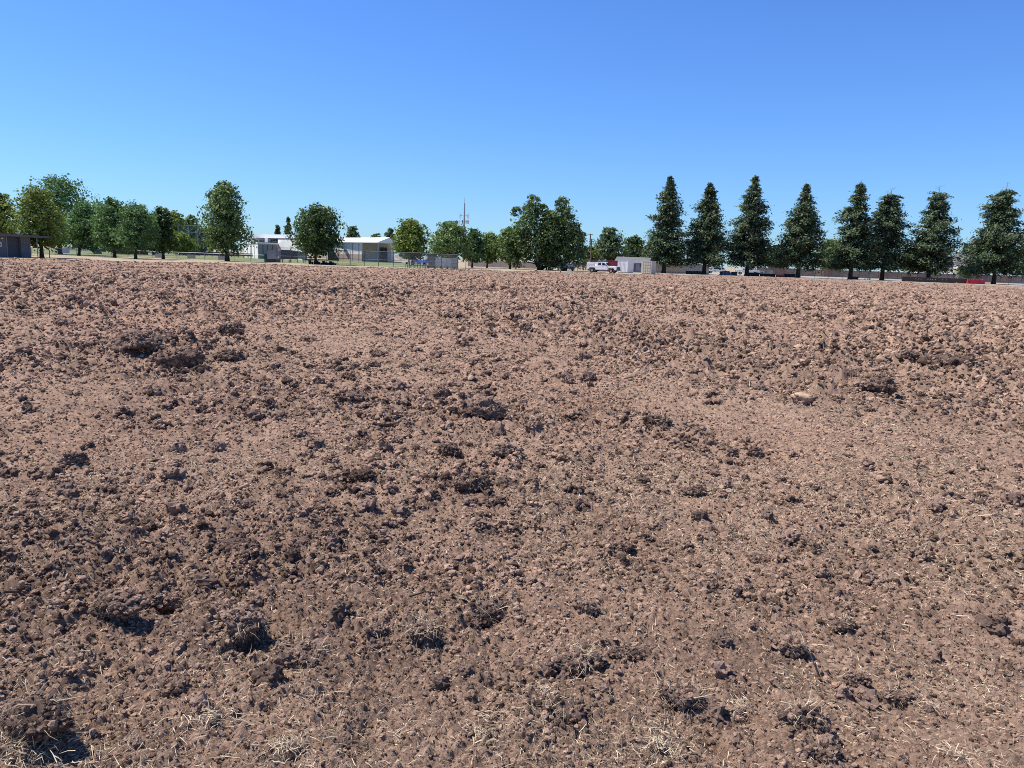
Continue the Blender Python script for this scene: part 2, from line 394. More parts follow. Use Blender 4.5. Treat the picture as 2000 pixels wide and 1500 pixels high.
# ------------------------------------------------------------------ surrounding ground
def ground_mat():
    t = NT('dry_ground'); geo = t.n('ShaderNodeNewGeometry').outputs['Position']
    a = t.noise(0.25, 6, 0.65, geo); b = t.noise(4, 5, 0.7, geo)
    v = t.math('ADD', t.math('MULTIPLY', a, 0.6), t.math('MULTIPLY', b, 0.4))
    t.l(t.ramp(v, [(0.35, (0.26, 0.20, 0.12)), (0.62, (0.40, 0.315, 0.205))]), t.p.inputs['Base Color'])
    t.p.inputs['Roughness'].default_value = 0.95; t.bump(b, 0.4, 0.05); return t.m
def build_ground():
    th = np.linspace(-math.pi, math.pi, 241)
    er = edge_r(th)
    rows = [er - 1.4, er + 3, er + 20, er + 60, er * 0 + 260, er * 0 + 600, er * 0 + 1600, er * 0 + 6000]
    rad = np.stack(rows); n, m = rad.shape
    v = np.stack([(rad * np.sin(th)).ravel(), (rad * np.cos(th)).ravel(), np.zeros(n * m)], 1)
    i = np.arange(n - 1)[:, None] * m + np.arange(m - 1)[None, :]
    f = np.stack([i, i + 1, i + m + 1, i + m], -1).reshape(-1, 4)[:, ::-1]
    return tag(np_mesh('ground', v, f, ground_mat()), kind='structure')
build_ground()

def sheet(name, pts, z, mat, sub=1):
    o = MB().add([(x, y, z) for x, y in pts], [tuple(range(len(pts)))]).build(name, mat)
    return tag(o, kind='structure')
def lawn_mat():
    t = NT('dry_lawn'); geo = t.n('ShaderNodeNewGeometry').outputs['Position']
    a = t.noise(0.07, 4, 0.6, geo); b = t.noise(1.2, 6, 0.7, geo)
    v = t.math('ADD', t.math('MULTIPLY', a, 0.7), t.math('MULTIPLY', b, 0.3))
    t.l(t.ramp(v, [(0.38, (0.10, 0.15, 0.045)), (0.52, (0.17, 0.19, 0.07)), (0.64, (0.33, 0.28, 0.14))]), t.p.inputs['Base Color'])
    t.p.inputs['Roughness'].default_value = 0.95; return t.m
xy = lambda px, Y: tuple(W(px, Y)[:2])
sheet('lawn', [xy(-500, 132), xy(150, 134), xy(480, 132), xy(720, 124), xy(830, 122), xy(850, 190), xy(500, 260), xy(-500, 300)], 0.004, lawn_mat())
sheet('parking_lot', [xy(1340, 168), xy(1700, 172), xy(2500, 165), xy(2500, 196), xy(1700, 196), xy(1340, 215)], 0.004, surf('pale_concrete', (0.34, 0.335, 0.33), 0.07, 0.5, 0.9))

# ------------------------------------------------------------------ clods
def ico(sub):
    bm = bmesh.new(); bmesh.ops.create_icosphere(bm, subdivisions=sub, radius=1.0)
    v = np.array([p.co[:] for p in bm.verts]); f = np.array([[q.index for q in p.verts] for p in bm.faces]); bm.free(); return v, f
ICO = {k: ico(k) for k in (1, 2, 3, 4)}
def clod_shape(sub, seed, facets=9, rough=0.16, flat=0.62):
    """broken lump: sphere cut by random planes, then roughened"""
    q = np.random.default_rng(seed); v, f = ICO[sub]; v = v.copy()
    n = q.normal(size=(facets, 3)); n /= np.linalg.norm(n, axis=1)[:, None]; d = q.uniform(0.55, 0.95, facets) if facets < 12 else q.uniform(0.38, 0.72, facets)
    s = np.min(np.where(v @ n.T > 0.05, d / np.maximum(v @ n.T, 0.05), 9), axis=1); s = np.minimum(s, 1.0)
    v *= s[:, None]
    off = Vector(q.uniform(0, 50, 3))
    if rough:
        k = np.array([mnoise.fractal(Vector(p) * 1.9 + off, 0.7, 2.1, 4 if sub > 2 else 2) for p in v])
        k2 = np.array([abs(mnoise.noise(Vector(p) * 5.5 + off)) for p in v]) if sub > 2 else 0
        k3 = np.array([mnoise.noise(Vector(p) * 12 + off) for p in v]) if sub > 2 else 0
        v *= (1 + rough * k + (0.34 * rough / .16) * k2 + 0.45 * rough * k3 - 0.10)[:, None]
    v *= np.array([q.uniform(0.8, 1.2), q.uniform(0.7, 1.0), flat * q.uniform(0.8, 1.2)])
    return v, f
def strips(base, tip_dir, length, width, bend, tint, segs=2):
    """thin curved blades. base (n,3), tip_dir (n,3) unit, length, width, bend (n,3)"""
    n = len(base); t = np.linspace(0, 1, segs + 1)
    c = base[:, None] + tip_dir[:, None] * (length[:, None] * t)[..., None] + bend[:, None] * (t ** 2)[None, :, None]
    side = np.cross(tip_dir, rng.normal(size=(n, 3))); side /= np.linalg.norm(side, axis=1)[:, None] + 1e-9
    wd = width[:, None] * (1 - 0.75 * t ** 2)[None, :] * 0.5
    a = c - side[:, None] * wd[..., None]; b = c + side[:, None] * wd[..., None]
    v = np.stack([a, b], 2).reshape(n, -1, 3)
    k = 2 * (segs + 1); j = np.arange(segs) * 2
    f = (np.arange(n)[:, None, None] * k + np.stack([j, j + 1, j + 3, j + 2], 1)[None]).reshape(-1, 4)
    return v.reshape(-1, 3), f, np.repeat(tint, k)

def crumbs(name, label, r0, r1, n, sink, seed, pw=2.2):
    """uncountable soil crumbs between two distances: points that carry instances of rough little lumps"""
    q = np.random.default_rng(seed); N = int(n * 1.9)
    r = np.exp(math.log(r0) + (math.log(r1) - math.log(r0)) * q.uniform(size=N) ** 0.8); th = q.uniform(-0.72, 0.72, N); r = np.minimum(r, edge_r(th) - q.uniform(0.7, 3, N))
    x, y = (r * np.sin(th)).astype(np.float32), (r * np.cos(th)).astype(np.float32)
    k = q.uniform(size=N) < np.clip(0.45 + 0.6 * rough_zone(x, y) + 0.5 * gnoise(x * 1.1, y * 1.1, 77), 0.1, 1)
    x, y = x[k][:n], y[k][:n]; n = len(x); h, _ = height(x, y)
    r = np.hypot(x, y); s0 = np.clip(0.0009 * r, 0.0022, 0.035); s1 = np.clip(0.004 + 0.0020 * r, 0.007, 0.09)
    zn = np.clip(0.45 + 0.75 * (rough_zone(x, y) - 0.5) + 1.1 * gnoise(x * 0.8, y * 0.7, 78) + 0.6 * gnoise(x * 2.7, y * 2.3, 79), 0.22, 1.25); s1 = np.maximum(s0 * 1.4, s1 * (0.35 + 1.15 * zn)); s_ = s0 * (s1 / s0) ** (q.uniform(size=n) ** pw)
    return lump_points(name, label, np.stack([x, y, h + s_ * sink], 1), s_, M_CRUMB, seed)
def lump_points(name, label, P, s_, mat, seed):
    q = np.random.default_rng(seed); n = len(P)
    me = bpy.data.meshes.new(name); me.vertices.add(n); me.vertices.foreach_set('co', P.astype(np.float32).ravel())
    sv = np.stack([s_ * q.uniform(.8, 1.3, n), s_ * q.uniform(.65, 1.1, n), s_ * q.uniform(.45, .9, n)], 1).astype(np.float32)
    rv = np.stack([q.normal(0, .35, n), q.normal(0, .35, n), q.uniform(0, 6.283, n)], 1).astype(np.float32)
    for an, av in (('lump_scale', sv), ('lump_turn', rv)):
        a = me.attributes.new(an, 'FLOAT_VECTOR', 'POINT'); a.data.foreach_set('vector', av.ravel())
    me.materials.append(mat); o = bpy.data.objects.new(name, me); COL.objects.link(o)
    g = bpy.data.node_groups.new(name, 'GeometryNodeTree'); g.interface.new_socket('Geometry', in_out='INPUT', socket_type='NodeSocketGeometry'); g.interface.new_socket('Geometry', in_out='OUTPUT', socket_type='NodeSocketGeometry')
    N_ = g.nodes.new; L_ = g.links.new; gi = N_('NodeGroupInput'); go = N_('NodeGroupOutput'); inst = N_('GeometryNodeInstanceOnPoints'); g2i = N_('GeometryNodeGeometryToInstance')
    for v in range(6):
        ic = N_('GeometryNodeMeshIcoSphere'); ic.inputs['Radius'].default_value = 1.0; ic.inputs['Subdivisions'].default_value = 2
        nz = N_('ShaderNodeTexNoise'); nz.noise_dimensions = '4D'; nz.inputs['W'].default_value = v * 7.3 + seed; nz.inputs['Scale'].default_value = 1.5; nz.inputs['Detail'].default_value = 2.0
        m1 = N_('ShaderNodeVectorMath'); m1.operation = 'SUBTRACT'; m1.inputs[1].default_value = (.5, .5, .5); L_(nz.outputs['Color'], m1.inputs[0])
        m2 = N_('ShaderNodeVectorMath'); m2.operation = 'SCALE'; m2.inputs['Scale'].default_value = 1.9; L_(m1.outputs[0], m2.inputs[0])
        sp = N_('GeometryNodeSetPosition'); L_(ic.outputs[0], sp.inputs[0]); L_(m2.outputs[0], sp.inputs['Offset'])
        sm = N_('GeometryNodeSetMaterial'); sm.inputs['Material'].default_value = mat; L_(sp.outputs[0], sm.inputs[0])
        ss = N_('GeometryNodeSetShadeSmooth'); ss.inputs['Shade Smooth'].default_value = False; L_(sm.outputs[0], ss.inputs[0]); L_(ss.outputs[0], g2i.inputs[0])
    def att(nm):
        a = N_('GeometryNodeInputNamedAttribute'); a.data_type = 'FLOAT_VECTOR'; a.inputs['Name'].default_value = nm; return a.outputs['Attribute']
    rnd = N_('FunctionNodeRandomValue'); rnd.data_type = 'INT'
    ii = [x_ for x_ in rnd.inputs if x_.type == 'INT' and x_.name in ('Min', 'Max')]; ii[0].default_value = 0; ii[1].default_value = 5
    e2r = N_('FunctionNodeEulerToRotation'); L_(att('lump_turn'), e2r.inputs[0])
    L_(gi.outputs[0], inst.inputs['Points']); L_(g2i.outputs[0], inst.inputs['Instance']); inst.inputs['Pick Instance'].default_value = True
    L_([x_ for x_ in rnd.outputs if x_.type == 'INT'][0], inst.inputs['Instance Index']); L_(e2r.outputs[0], inst.inputs['Rotation']); L_(att('lump_scale'), inst.inputs['Scale']); L_(inst.outputs[0], go.inputs[0])
    md = o.modifiers.new('crumbs', 'NODES'); md.node_group = g
    return tag(o, label, 'soil', kind='stuff')
crumbs('soil_crumbs', 'broken brown soil crumbs strewn all over the tilled earth', 1.9, 158, 400000, 0.0, 3, 2.1)

COAT = []
def coat(v, mtx, size, n, q):
    k = q.integers(0, len(v), n); w4 = np.array(mtx) @ np.concatenate([v[k], np.ones((n, 1))], 1).T; COAT.append((w4[:3].T, size * (0.35 + q.uniform(size=n) ** 2.2 * 1.3)))
# single clods one can pick out: parts of the field
def field_clods(n=285):
    q = np.random.default_rng(21); meshes = []
    for k in range(14):
        v, f = clod_shape(3, 900 + k, 7, 0.30, 0.72)
        me = bpy.data.meshes.new('soil_clod'); me.from_pydata(v.tolist(), [], f.tolist()); me.update()
        me.materials.append(M_SOD if k % 2 else M_CLOD); meshes.append(me)
    r = np.exp(q.uniform(math.log(2.6), math.log(26), 4000)); th = q.uniform(-0.62, 0.62, 4000)
    x, y = r * np.sin(th), r * np.cos(th)
    keep = q.uniform(size=4000) < np.clip(rough_zone(x.astype(np.float32), y.astype(np.float32)) * 1.1 - 0.25, 0.03, 1)
    x, y, r = x[keep][:n], y[keep][:n], r[keep][:n]; h, _ = height(x, y)
    for k in range(len(x)):
        s = (0.017 + 0.0050 * min(r[k], 16)) * (0.5 + 1.4 * q.uniform() ** 2)
        o = bpy.data.objects.new('soil_clod', meshes[int(q.integers(0, 14))]); COL.objects.link(o)
        o.parent = FIELD; o.location = (x[k], y[k], h[k] + s * 0.16)
        o.rotation_euler = (q.normal(0, 0.3), q.normal(0, 0.3), q.uniform(0, 6.28)); o.scale = (s, s, s)
        coat(np.array([p.co[:] for p in o.data.vertices]), Matrix.LocRotScale(o.location, o.rotation_euler, o.scale), s * 0.13, 60, q)
field_clods()

# ------------------------------------------------------------------ straw
def ground_straw(name, n, r0, r1, ln, wd, label, seed, lo=0.0):
    q = np.random.default_rng(seed); N = n * 6
    r = np.exp(math.log(r0) + math.log(r1 / r0) * q.uniform(size=N) ** 0.75); th = q.uniform(-0.72, 0.72, N)
    x, y = (r * np.sin(th)).astype(np.float32), (r * np.cos(th)).astype(np.float32)
    k = q.uniform(size=N) < np.clip(litter_zone(x, y) * 1.25 - 0.05, 0.26, 1) ** 1.5 + lo
    x, y = x[k][:n], y[k][:n]; n = len(x)
    L = q.uniform(ln[0], ln[1], n) * (0.35 + q.uniform(size=n) ** 2.5 * 1.1); a = q.uniform(0, 6.283, n)
    dx, dy = np.cos(a) * L, np.sin(a) * L
    h0, _ = height(x, y); h1, _ = height(x + dx, y + dy); hm, _ = height(x + dx / 2, y + dy / 2)
    up = q.uniform(size=n) < 0.12
    z0 = h0 + 0.005; z1 = np.where(up, h0 + L * q.uniform(0.2, 0.8, n), h1 + 0.008)
    zm = np.maximum((z0 + z1) / 2, hm + 0.009); zm = np.minimum(zm, (z0 + z1) / 2 + L * 0.3)
    d = np.stack([dx, dy, (zm - z0) * 2], 1); le = np.linalg.norm(d, axis=1)
    bend = np.stack([q.normal(0, 0.28, n) * L, q.normal(0, 0.28, n) * L, (z1 - z0) - (zm - z0) * 2], 1)
    v, f, t = strips(np.stack([x, y, z0], 1), d / le[:, None], le, q.uniform(wd[0], wd[1], n) * np.clip(1 + 0.4 * (np.hypot(x, y) - 2.2), 1, 2.3), bend, q.uniform(0, 1, n) ** 0.85)
    tag(np_mesh(name, v, f, M_STRAW, {'tint': t}), label, 'straw', kind='stuff')
ground_straw('dry_straw', 95000, 1.9, 12, (0.012, 0.048), (0.0010, 0.0027), 'dry yellow straw strewn over the foreground soil', 31, 0.02)
ground_straw('dry_straw', 20000, 9, 40, (0.04, 0.12), (0.002, 0.0045), 'thin straw litter lying on the soil beyond the foreground', 32)

# ------------------------------------------------------------------ trees
def quads(c, nrm, size, q, aspect=1.0, up=None):
    """leaf-clump faces: bent diamonds, 2 triangles each"""
    n = len(c)
    a = np.cross(nrm, q.normal(size=(n, 3)) if up is None else up); a /= np.linalg.norm(a, axis=1)[:, None] + 1e-9
    b = np.cross(nrm, a); s = size[:, None]
    fold = nrm * (q.uniform(-0.25, 0.25, n) * size)[:, None]
    v = np.stack([c - a * s * aspect, c - b * s * 0.62 + fold, c + a * s * aspect * q.uniform(0.6, 1.1, n)[:, None], c + b * s * 0.62 + fold], 1)
    f = np.arange(n * 4).reshape(n, 4)
    return v.reshape(-1, 3), f
def crown_mesh(lobes, q, n, leaf, tintb=0.5):
    """lobes: list of (x,y,z,rx,rz); leaf clumps gathered in sprays over every lobe"""
    ar = np.array([l[3] * l[3] + l[3] * l[4] for l in lobes]); ar /= ar.sum()
    C, N, T = [], [], []
    for (x, y, z, rx, rz), w_ in zip(lobes, ar):
        k = max(12, int(n * w_)); ns = max(5, k // 14)
        d = q.normal(size=(ns, 3)); d[:, 2] += 0.25; d /= np.linalg.norm(d, axis=1)[:, None]
        rad = q.uniform(0.5, 1.03, ns); rad[q.uniform(size=ns) < 0.05] *= 1.12
        sc_ = d * rad[:, None] * np.array([rx, rx, rz])                   # spray centres
        pick = q.integers(0, ns, k)
        off = np.clip(q.normal(size=(k, 3)), -1.6, 1.6) * np.array([1, 1, 0.75]) * (0.12 * (rx + rz) * 0.5 + leaf * 0.35)
        C.append(sc_[pick] + off + np.array([x, y, z]))
        nn = d[pick] * 0.9 + q.normal(size=(k, 3)) * 0.75 + np.array([0, 0, 0.45]); N.append(nn / np.linalg.norm(nn, axis=1)[:, None])
        T.append(np.clip(q.normal(tintb, 0.22, ns)[pick] + q.normal(0, 0.12, k) + q.normal(0, 0.10), 0, 1))
    C, N, T = map(np.concatenate, (C, N, T))
    v, f = quads(C, N, leaf * (0.4 + 1.0 * q.uniform(size=len(C)) ** 1.6), q)
    return v, f, np.repeat(T, 4)

def tree(label, px, Y, x0, x1, yt, yb, mat, seed, style='round', n=3600, leaf=None, name='shade_tree', group=None, trunk_r=None, tint=0.5, bark=None):
    q = np.random.default_rng(seed); rnd = random.Random(seed)
    base = W(px, Y); cm = U((x0 + x1) / 2, (yt + yb) / 2, Y); zt = ZT((x0 + x1) / 2, yt, Y); zb = max(0.4, ZT((x0 + x1) / 2, yb, Y))
    hw = (x1 - x0) / 2 * Y / FPX * 1.1; Hc = zt - zb; dx = cm.x - base.x
    lean = dx * 0.6
    t = root(name, base, 0, label, 'tree', group)
    prof = {'round': [(0, .55), (.18, .9), (.45, 1.), (.7, .88), (.88, .58), (1, .2)],
            'oval': [(0, .72), (.15, .95), (.35, 1.), (.6, .82), (.8, .58), (1, .22)],
            'cone': [(0, .9), (.2, 1.), (.5, .7), (.8, .38), (1, .08)],
            'tall': [(0, .6), (.3, .95), (.6, 1.), (.85, .7), (1, .3)],
            'broad': [(0, .75), (.25, 1.), (.5, .95), (.75, .7), (1, .3)]}['broad' if style == 'twin' else style]
    pz, pw = zip(*prof)
    lobes = []; nl = {'cone': 16}.get(style, 22)
    for k in range(nl):
        tz = (k + 0.5) / nl; ang = k * 2.39996 + rnd.uniform(-.4, .4)
        wdt = np.interp(tz, pz, pw) * hw; lr = wdt * rnd.uniform(0.42, 0.60) + 0.10 * hw
        rr = max(0, wdt - lr) * rnd.uniform(0.75, 1.05) * (1 if k % 4 else 0.25)
        lz = lr * rnd.uniform(0.75, 1.05)
        z = min(max(zb + tz * Hc, zb + lz * 0.95), zt - lz * 0.92)
        lobes.append((lean * (0.4 + tz * 0.6) + dx * 0.35 + rr * math.cos(ang), rr * math.sin(ang), z, lr, lz))
    if style == 'twin':
        lobes = []
        for tx, ty, rr in ((1042, 394, .15), (1038, 416, .23), (1028, 446, .32), (1046, 476, .40), (1018, 494, .30), (1098, 400, .17), (1100, 424, .26), (1106, 452, .33),
                           (1112, 482, .36), (1075, 440, .30), (1076, 472, .42), (1126, 497, .27), (1006, 470, .24), (1009, 414, .13), (1068, 500, .34), (1130, 462, .17), (1058, 412, .16), (1074, 426, .18), (1092, 500, .30), (1000, 500, .2)):
            p = U(tx, ty, Y); r2 = rr * hw * 1.02
            for s_ in (-1, 1): lobes.append((p.x - base.x, s_ * r2 * 0.55 + rnd.uniform(-.3, .3), p.z, r2, r2 * 0.95))
    leaf = leaf or max(0.17, Y * 0.0019); n = int(n * 2.3)
    v, f, ti = crown_mesh(lobes, q, n, leaf, tint)
    np_mesh('crown', v, f, mat, {'tint': ti}, t)
    tr = trunk_r or max(0.12, 0.026 * zt); m = MB()
    top = zb + Hc * 0.62; pts = []; rads = []
    for k in range(7):
        a = k / 6; pts.append((lean * a * 0.8 + rnd.uniform(-.05, .05) * a, rnd.uniform(-.05, .05) * a, -0.1 + a * (top + 0.1))); rads.append(tr * (1.35 if k == 0 else 1.05 - 0.85 * a))
    m.tube(pts, rads, 8)
    for k, (lx, ly, lz, lr, _z) in enumerate(lobes[::2]):
        s0 = max(0.12, min(0.85, (lz - lr * 1.2) / top)); st = Vector((lean * s0 * 0.8, 0, s0 * top)); en = Vector((lx, ly, lz))
        mid = st.lerp(en, 0.5) + Vector((0, 0, -0.06 * (en - st).length))
        m.tube([st, mid, en], [tr * 0.38 * (1.1 - s0), tr * 0.22 * (1.1 - s0), tr * 0.08], 5)
    m.build('trunk', bark or M_BARK, t, smooth=True)
    return t

def redwood(label, px, Y, ttx, tty, x0, x1, yb, seed, dead=0.0, sparse=0.0):
    q = np.random.default_rng(seed); rnd = random.Random(seed)
    base = W(px, Y); tp = U(ttx, tty, Y); zt = tp.z; hw = (x1 - x0) / 2 * Y / FPX; zb = max(0.8, ZT(px, yb - 13, Y)); dx = (tp.x - base.x) * 0.5
    t = root('redwood_tree', base, 0, label, 'tree', 'row of redwoods along the edge of the tilled field')
    m = MB(); m.tube([(dx * a, 0, -0.1 + a * (zt + 0.1)) for a in (0, .03, .1, .3, .6, .85, 1)], [0.62, 0.47, 0.42, 0.33, 0.2, 0.09, 0.02], 8)
    C, N, S, T, A = [], [], [], [], []; Hc = zt - zb
    nb = 165; sect = [rnd.uniform(0.72, 1.1) for _ in range(40)]
    for k in range(nb):
        a = ((k + rnd.random()) / nb) ** 1.08
        if dead and a > 1 - dead * 0.6: continue
        z = zb + a * Hc * 0.985; th = k * 2.39996 + rnd.uniform(-.5, .5)
        prof = np.interp(a, [0, .1, .3, .5, .65, .8, .92, 1], [.92, 1.0, .90, .73, .57, .37 + dead, .15 + dead * 1.1, .01 + dead])
        L = 1.13 * hw * prof * sect[(int(a * 8) * 5 + int(th / 1.2566) % 5) % 40] * rnd.uniform(0.72, 1.12)
        if rnd.random() < 0.05 + sparse: continue
        droop = rnd.uniform(-0.30, -0.02) - 0.10 * (1 - a); d = Vector((math.cos(th), math.sin(th), 0))
        st = Vector((dx * z / zt, 0, z)); en = st + d * L + Vector((0, 0, droop * L + 0.10 * L))
        if k % 2 == 0: m.tube([st, st.lerp(en, 0.5) + Vector((0, 0, -0.05 * L)), en], [0.07 * (1.1 - a), 0.045 * (1.1 - a), 0.012], 4, False)
        nc = max(4, int(L * 3.0)); tb = rnd.gauss(0.46, 0.15)
        for j in range(nc):
            s = 0.22 + 0.80 * ((j + rnd.random()) / nc); c = st.lerp(en, s) + Vector((0, 0, -0.05 * L * math.sin(s * 3.1)))
            kk = 14; spr = 0.20 + 0.08 * L + 0.12 * (1 - a) * (1.15 - s * 0.6)
            o = q.normal(size=(kk, 3)) * np.array([spr, spr, spr * 0.55]); o[:, 2] -= 0.12 * np.abs(q.normal(size=kk))
            C.append(o + np.array(c)); nn = np.array([d.x * 0.35, d.y * 0.35, 0.9]) + q.normal(size=(kk, 3)) * 0.55
            N.append(nn / np.linalg.norm(nn, axis=1)[:, None]); S.append(q.uniform(0.13, 0.29, kk))
            T.append(np.clip(tb + q.normal(0, 0.14, kk) + 0.12 * (s - 0.5), 0, 0.95 if rnd.random() < 0.965 else 1.0)); A.append(np.repeat(np.array([[d.x, d.y, droop]]), kk, 0))
    C, N, S, T, A = map(np.concatenate, (C, N, S, T, A))
    up = np.cross(A + q.normal(size=A.shape) * 0.5, N)
    v, f = quads(C, N, S, q, 1.5, up)
    np_mesh('crown', v, f, L_RED, {'tint': np.repeat(T, 4)}, t)
    m.build('trunk', M_RBARK, t, smooth=True)
    if dead:
        d_ = MB(); z0 = zt - 0.22 * Hc
        d_.tube([(dx * .8, 0, z0), (dx, 0, zt + 0.1)], [0.11, 0.02], 5)
        for k in range(9):
            z = zt - (0.02 + 0.016 * k) * Hc; th = rnd.uniform(0, 6.28); L = rnd.uniform(0.5, 1.5)
            d_.tube([(dx, 0, z), (dx + math.cos(th) * L, math.sin(th) * L, z + rnd.uniform(.1, .7))], [0.035, 0.01], 4)
        tag(d_.build('dead_leader', M_DEAD, t), 'bare grey twigs at the top')
    return t

REDW = 165.0
for i, (px, ttx, tty, x0, x1, yb, dead, sp, lab) in enumerate([
    (1296, 1311, 343, 1262, 1341, 520, 0, 0, 'slim dark redwood, first of the row from the cream container'),
    (1374.7, 1388, 356, 1334, 1420, 521, 0, 0.02, 'short pointed redwood beside the grey metal wall'),
    (1458, 1478, 342, 1418, 1509, 523, 0, 0, 'tall pointed redwood whose trunk hides the parked white pickup'),
    (1558, 1577, 358, 1520, 1608, 526, 0, 0, 'evenly cone-shaped redwood standing alone with clear sky on both sides'),
    (1660, 1683, 352, 1622, 1708, 530, 0.05, 0.04, 'redwood with a lone tuft on top, left of a touching pair'),
    (1722, 1742, 366, 1690, 1776, 532, 0.13, 0.02, 'blunt-topped redwood with bare twigs, right of a touching pair'),
    (1812, 1836, 362, 1774, 1864, 533, 0.12, 0.05, 'ragged redwood with lopsided crown behind the brown boards'),
    (1940, 1968, 356, 1896, 2012, 537, 0.13, 0.03, 'wide redwood at the right end of the row by red barriers')]):
    redwood(lab, px, REDW + (i % 3) * 0.8, ttx, tty, x0, x1, yb, 500 + i, dead, sp)

TREES = [
 ('yellow-green tree rising behind the grey shed at the left frame edge', 12, 112, -40, 37, 374, 474, L_YEL, 'broad', 3600, 'shade_tree'),
 ('bright green tree with dark trunk at the right end of the shed roof', 82, 99, 20, 130, 366, 486, L_YEL, 'broad', 5200, 'shade_tree'),
 ('tallest left-hand tree, blue-green, behind the bright green one', 118, 140, 46, 188, 346, 490, L_BLU, 'tall', 5200, 'shade_tree'),
 ('blue-green tree, first of four in a line left of the lone tall tree', 154, 130, 122, 218, 396, 488, L_BLU, 'broad', 3400, 'shade_tree'),
 ('blue-green tree with two peaks, second of four in the left line', 224, 121, 172, 264, 388, 491, L_BLU, 'round', 3800, 'shade_tree'),
 ('dark tree with a stout trunk, third of four in the left line', 265, 114, 222, 314, 399, 492, L_BLU, 'round', 3800, 'shade_tree'),
 ('narrow dark tree, last of four in the left line', 319, 123, 286, 350, 403, 494, L_DRK, 'oval', 3000, 'shade_tree'),
 ('lone tall oval tree with gaps in its crown beside the low fence', 444, 123, 386, 493, 352, 497, L_MID, 'oval', 5600, 'shade_tree'),
 ('round dense dark tree with dark tubs under it before the pale buildings', 616, 122, 565, 678, 402, 500, L_DRK, 'round', 6200, 'shade_tree'),
 ('yellowish round tree behind the tall chain-link fence', 806, 152, 760, 844, 429, 508, L_YEL, 'round', 4000, 'shade_tree'),
 ('dark green tree directly behind the corrugated dugout', 872, 136, 834, 926, 433, 512, L_MID, 'broad', 4200, 'shade_tree'),
 ('small tree below the radio mast before the tan wall', 922, 146, 900, 950, 446, 511, L_BLU, 'oval', 2600, 'shade_tree'),
 ('low tree in front of the middle of the tan wall', 951, 152, 930, 985, 455, 512, L_MID, 'round', 2600, 'shade_tree'),
 ('low bright tree leaning on the big twin-topped tree', 996, 147, 962, 1028, 446, 513, L_MID, 'round', 3000, 'shade_tree'),
 ('big dense twin-topped tree shading the white flatbed truck', 1053, 145, 988, 1147, 380, 518, L_DMID, 'twin', 10500, 'shade_tree'),
 ('blue-green background tree filling the gap before the first of four', 186, 176, 150, 226, 402, 494, L_BLU, 'broad', 2600, 'background_tree'),
 ('dark background tree filling the gap behind the second and third of four', 250, 180, 212, 290, 406, 496, L_MID, 'broad', 2600, 'background_tree'),
 ('dark background tree filling the gap before the last of four', 300, 184, 272, 336, 418, 498, L_BLU, 'round', 2200, 'background_tree'),
 ('broad olive background tree, nearest the line of four', 345, 232, 315, 370, 413, 500, L_YEL, 'round', 2200, 'background_tree'),
 ('dark domed background tree behind the tall backstop net', 378, 252, 352, 398, 420, 500, L_MID, 'round', 1800, 'background_tree'),
 ('low light-green tree at the foot of the backstop', 350, 205, 322, 384, 455, 497, L_YEL, 'round', 1800, 'background_tree'),
 ('small light tree behind the lower left of the lone tall tree', 398, 240, 380, 420, 447, 500, L_FAR, 'round', 1500, 'background_tree'),
 ('far grey-green tree peeking over the roof right of the round tree', 688, 300, 670, 706, 444, 490, L_FAR, 'round', 1200, 'background_tree'),
 ('far low treetop above the middle of the white sloping roof', 733, 310, 719, 752, 457, 490, L_FAR, 'broad', 900, 'background_tree'),
 ('far reddish-grey treetop at the right end of the white roof', 760, 290, 748, 775, 446, 490, L_FAR, 'oval', 900, 'background_tree'),
 ('small bright tree between the big twin-topped tree and utility poles', 1150, 172, 1136, 1170, 482, 520, L_YEL, 'round', 1200, 'background_tree'),
 ('loose light-green tree behind the red containers', 1188, 186, 1152, 1226, 444, 520, L_FAR, 'oval', 3200, 'background_tree'),
 ('dark pointed-top tree behind the grey shingle roof', 1236, 196, 1210, 1264, 462, 515, L_DRK, 'broad', 2400, 'background_tree'),
 ('dark low tree just left of the first redwood', 1268, 192, 1252, 1292, 474, 518, L_DRK, 'round', 1500, 'background_tree'),
 ('background tree between third and fourth redwood', 1516, 235, 1492, 1540, 478, 528, L_FAR, 'round', 1600, 'background_tree'),
 ('bright background tree between fourth and fifth redwood', 1622, 228, 1590, 1660, 468, 530, L_MID, 'round', 2400, 'background_tree'),
 ('small bright background tree between sixth and seventh redwood', 1775, 226, 1756, 1802, 486, 530, L_YEL, 'round', 1500, 'background_tree'),
 ('fresh green tree cut off by the right frame edge', 2012, 178, 1984, 2050, 440, 540, L_YEL, 'broad', 2600, 'background_tree'),
 ('background tree showing between the house and the last redwood', 1905, 250, 1884, 1930, 488, 530, L_FAR, 'round', 1300, 'background_tree'),
]
for i, (lab, px, Y, x0, x1, yt, yb, mat, sty, n, nm) in enumerate(TREES):
    tree(lab, px, Y, x0, x1, yt, yb, mat, 40 + i, sty, n, name=nm, group='trees along the left and centre of the field edge' if nm == 'shade_tree' else 'trees in the background')
for lab, px, Y, x0, x1, yt, yb in [('tall far cypress touching the left of the round dark tree', 563, 300, 554, 572, 424, 480),
        ('tiny far conifer above the white flat roof', 543, 320, 535, 551, 441, 478),
        ('pair of far conifers behind the house, left one', 1884, 330, 1877, 1892, 476, 510), ('pair of far conifers behind the house, right one', 1894, 335, 1888, 1901, 477, 510)]:
    tree(lab, px, Y, x0, x1, yt, yb, L_DRK, 90 + px, 'cone', 900, name='conifer_tree', group='far conifers')
tree('young pale-leaved tree with a white trunk beside the red barriers', 1883, 176, 1866, 1900, 518, 543, L_YEL, 77, 'round', 700, 0.16, 'young_tree', trunk_r=0.09, tint=0.8, bark=WHITE)
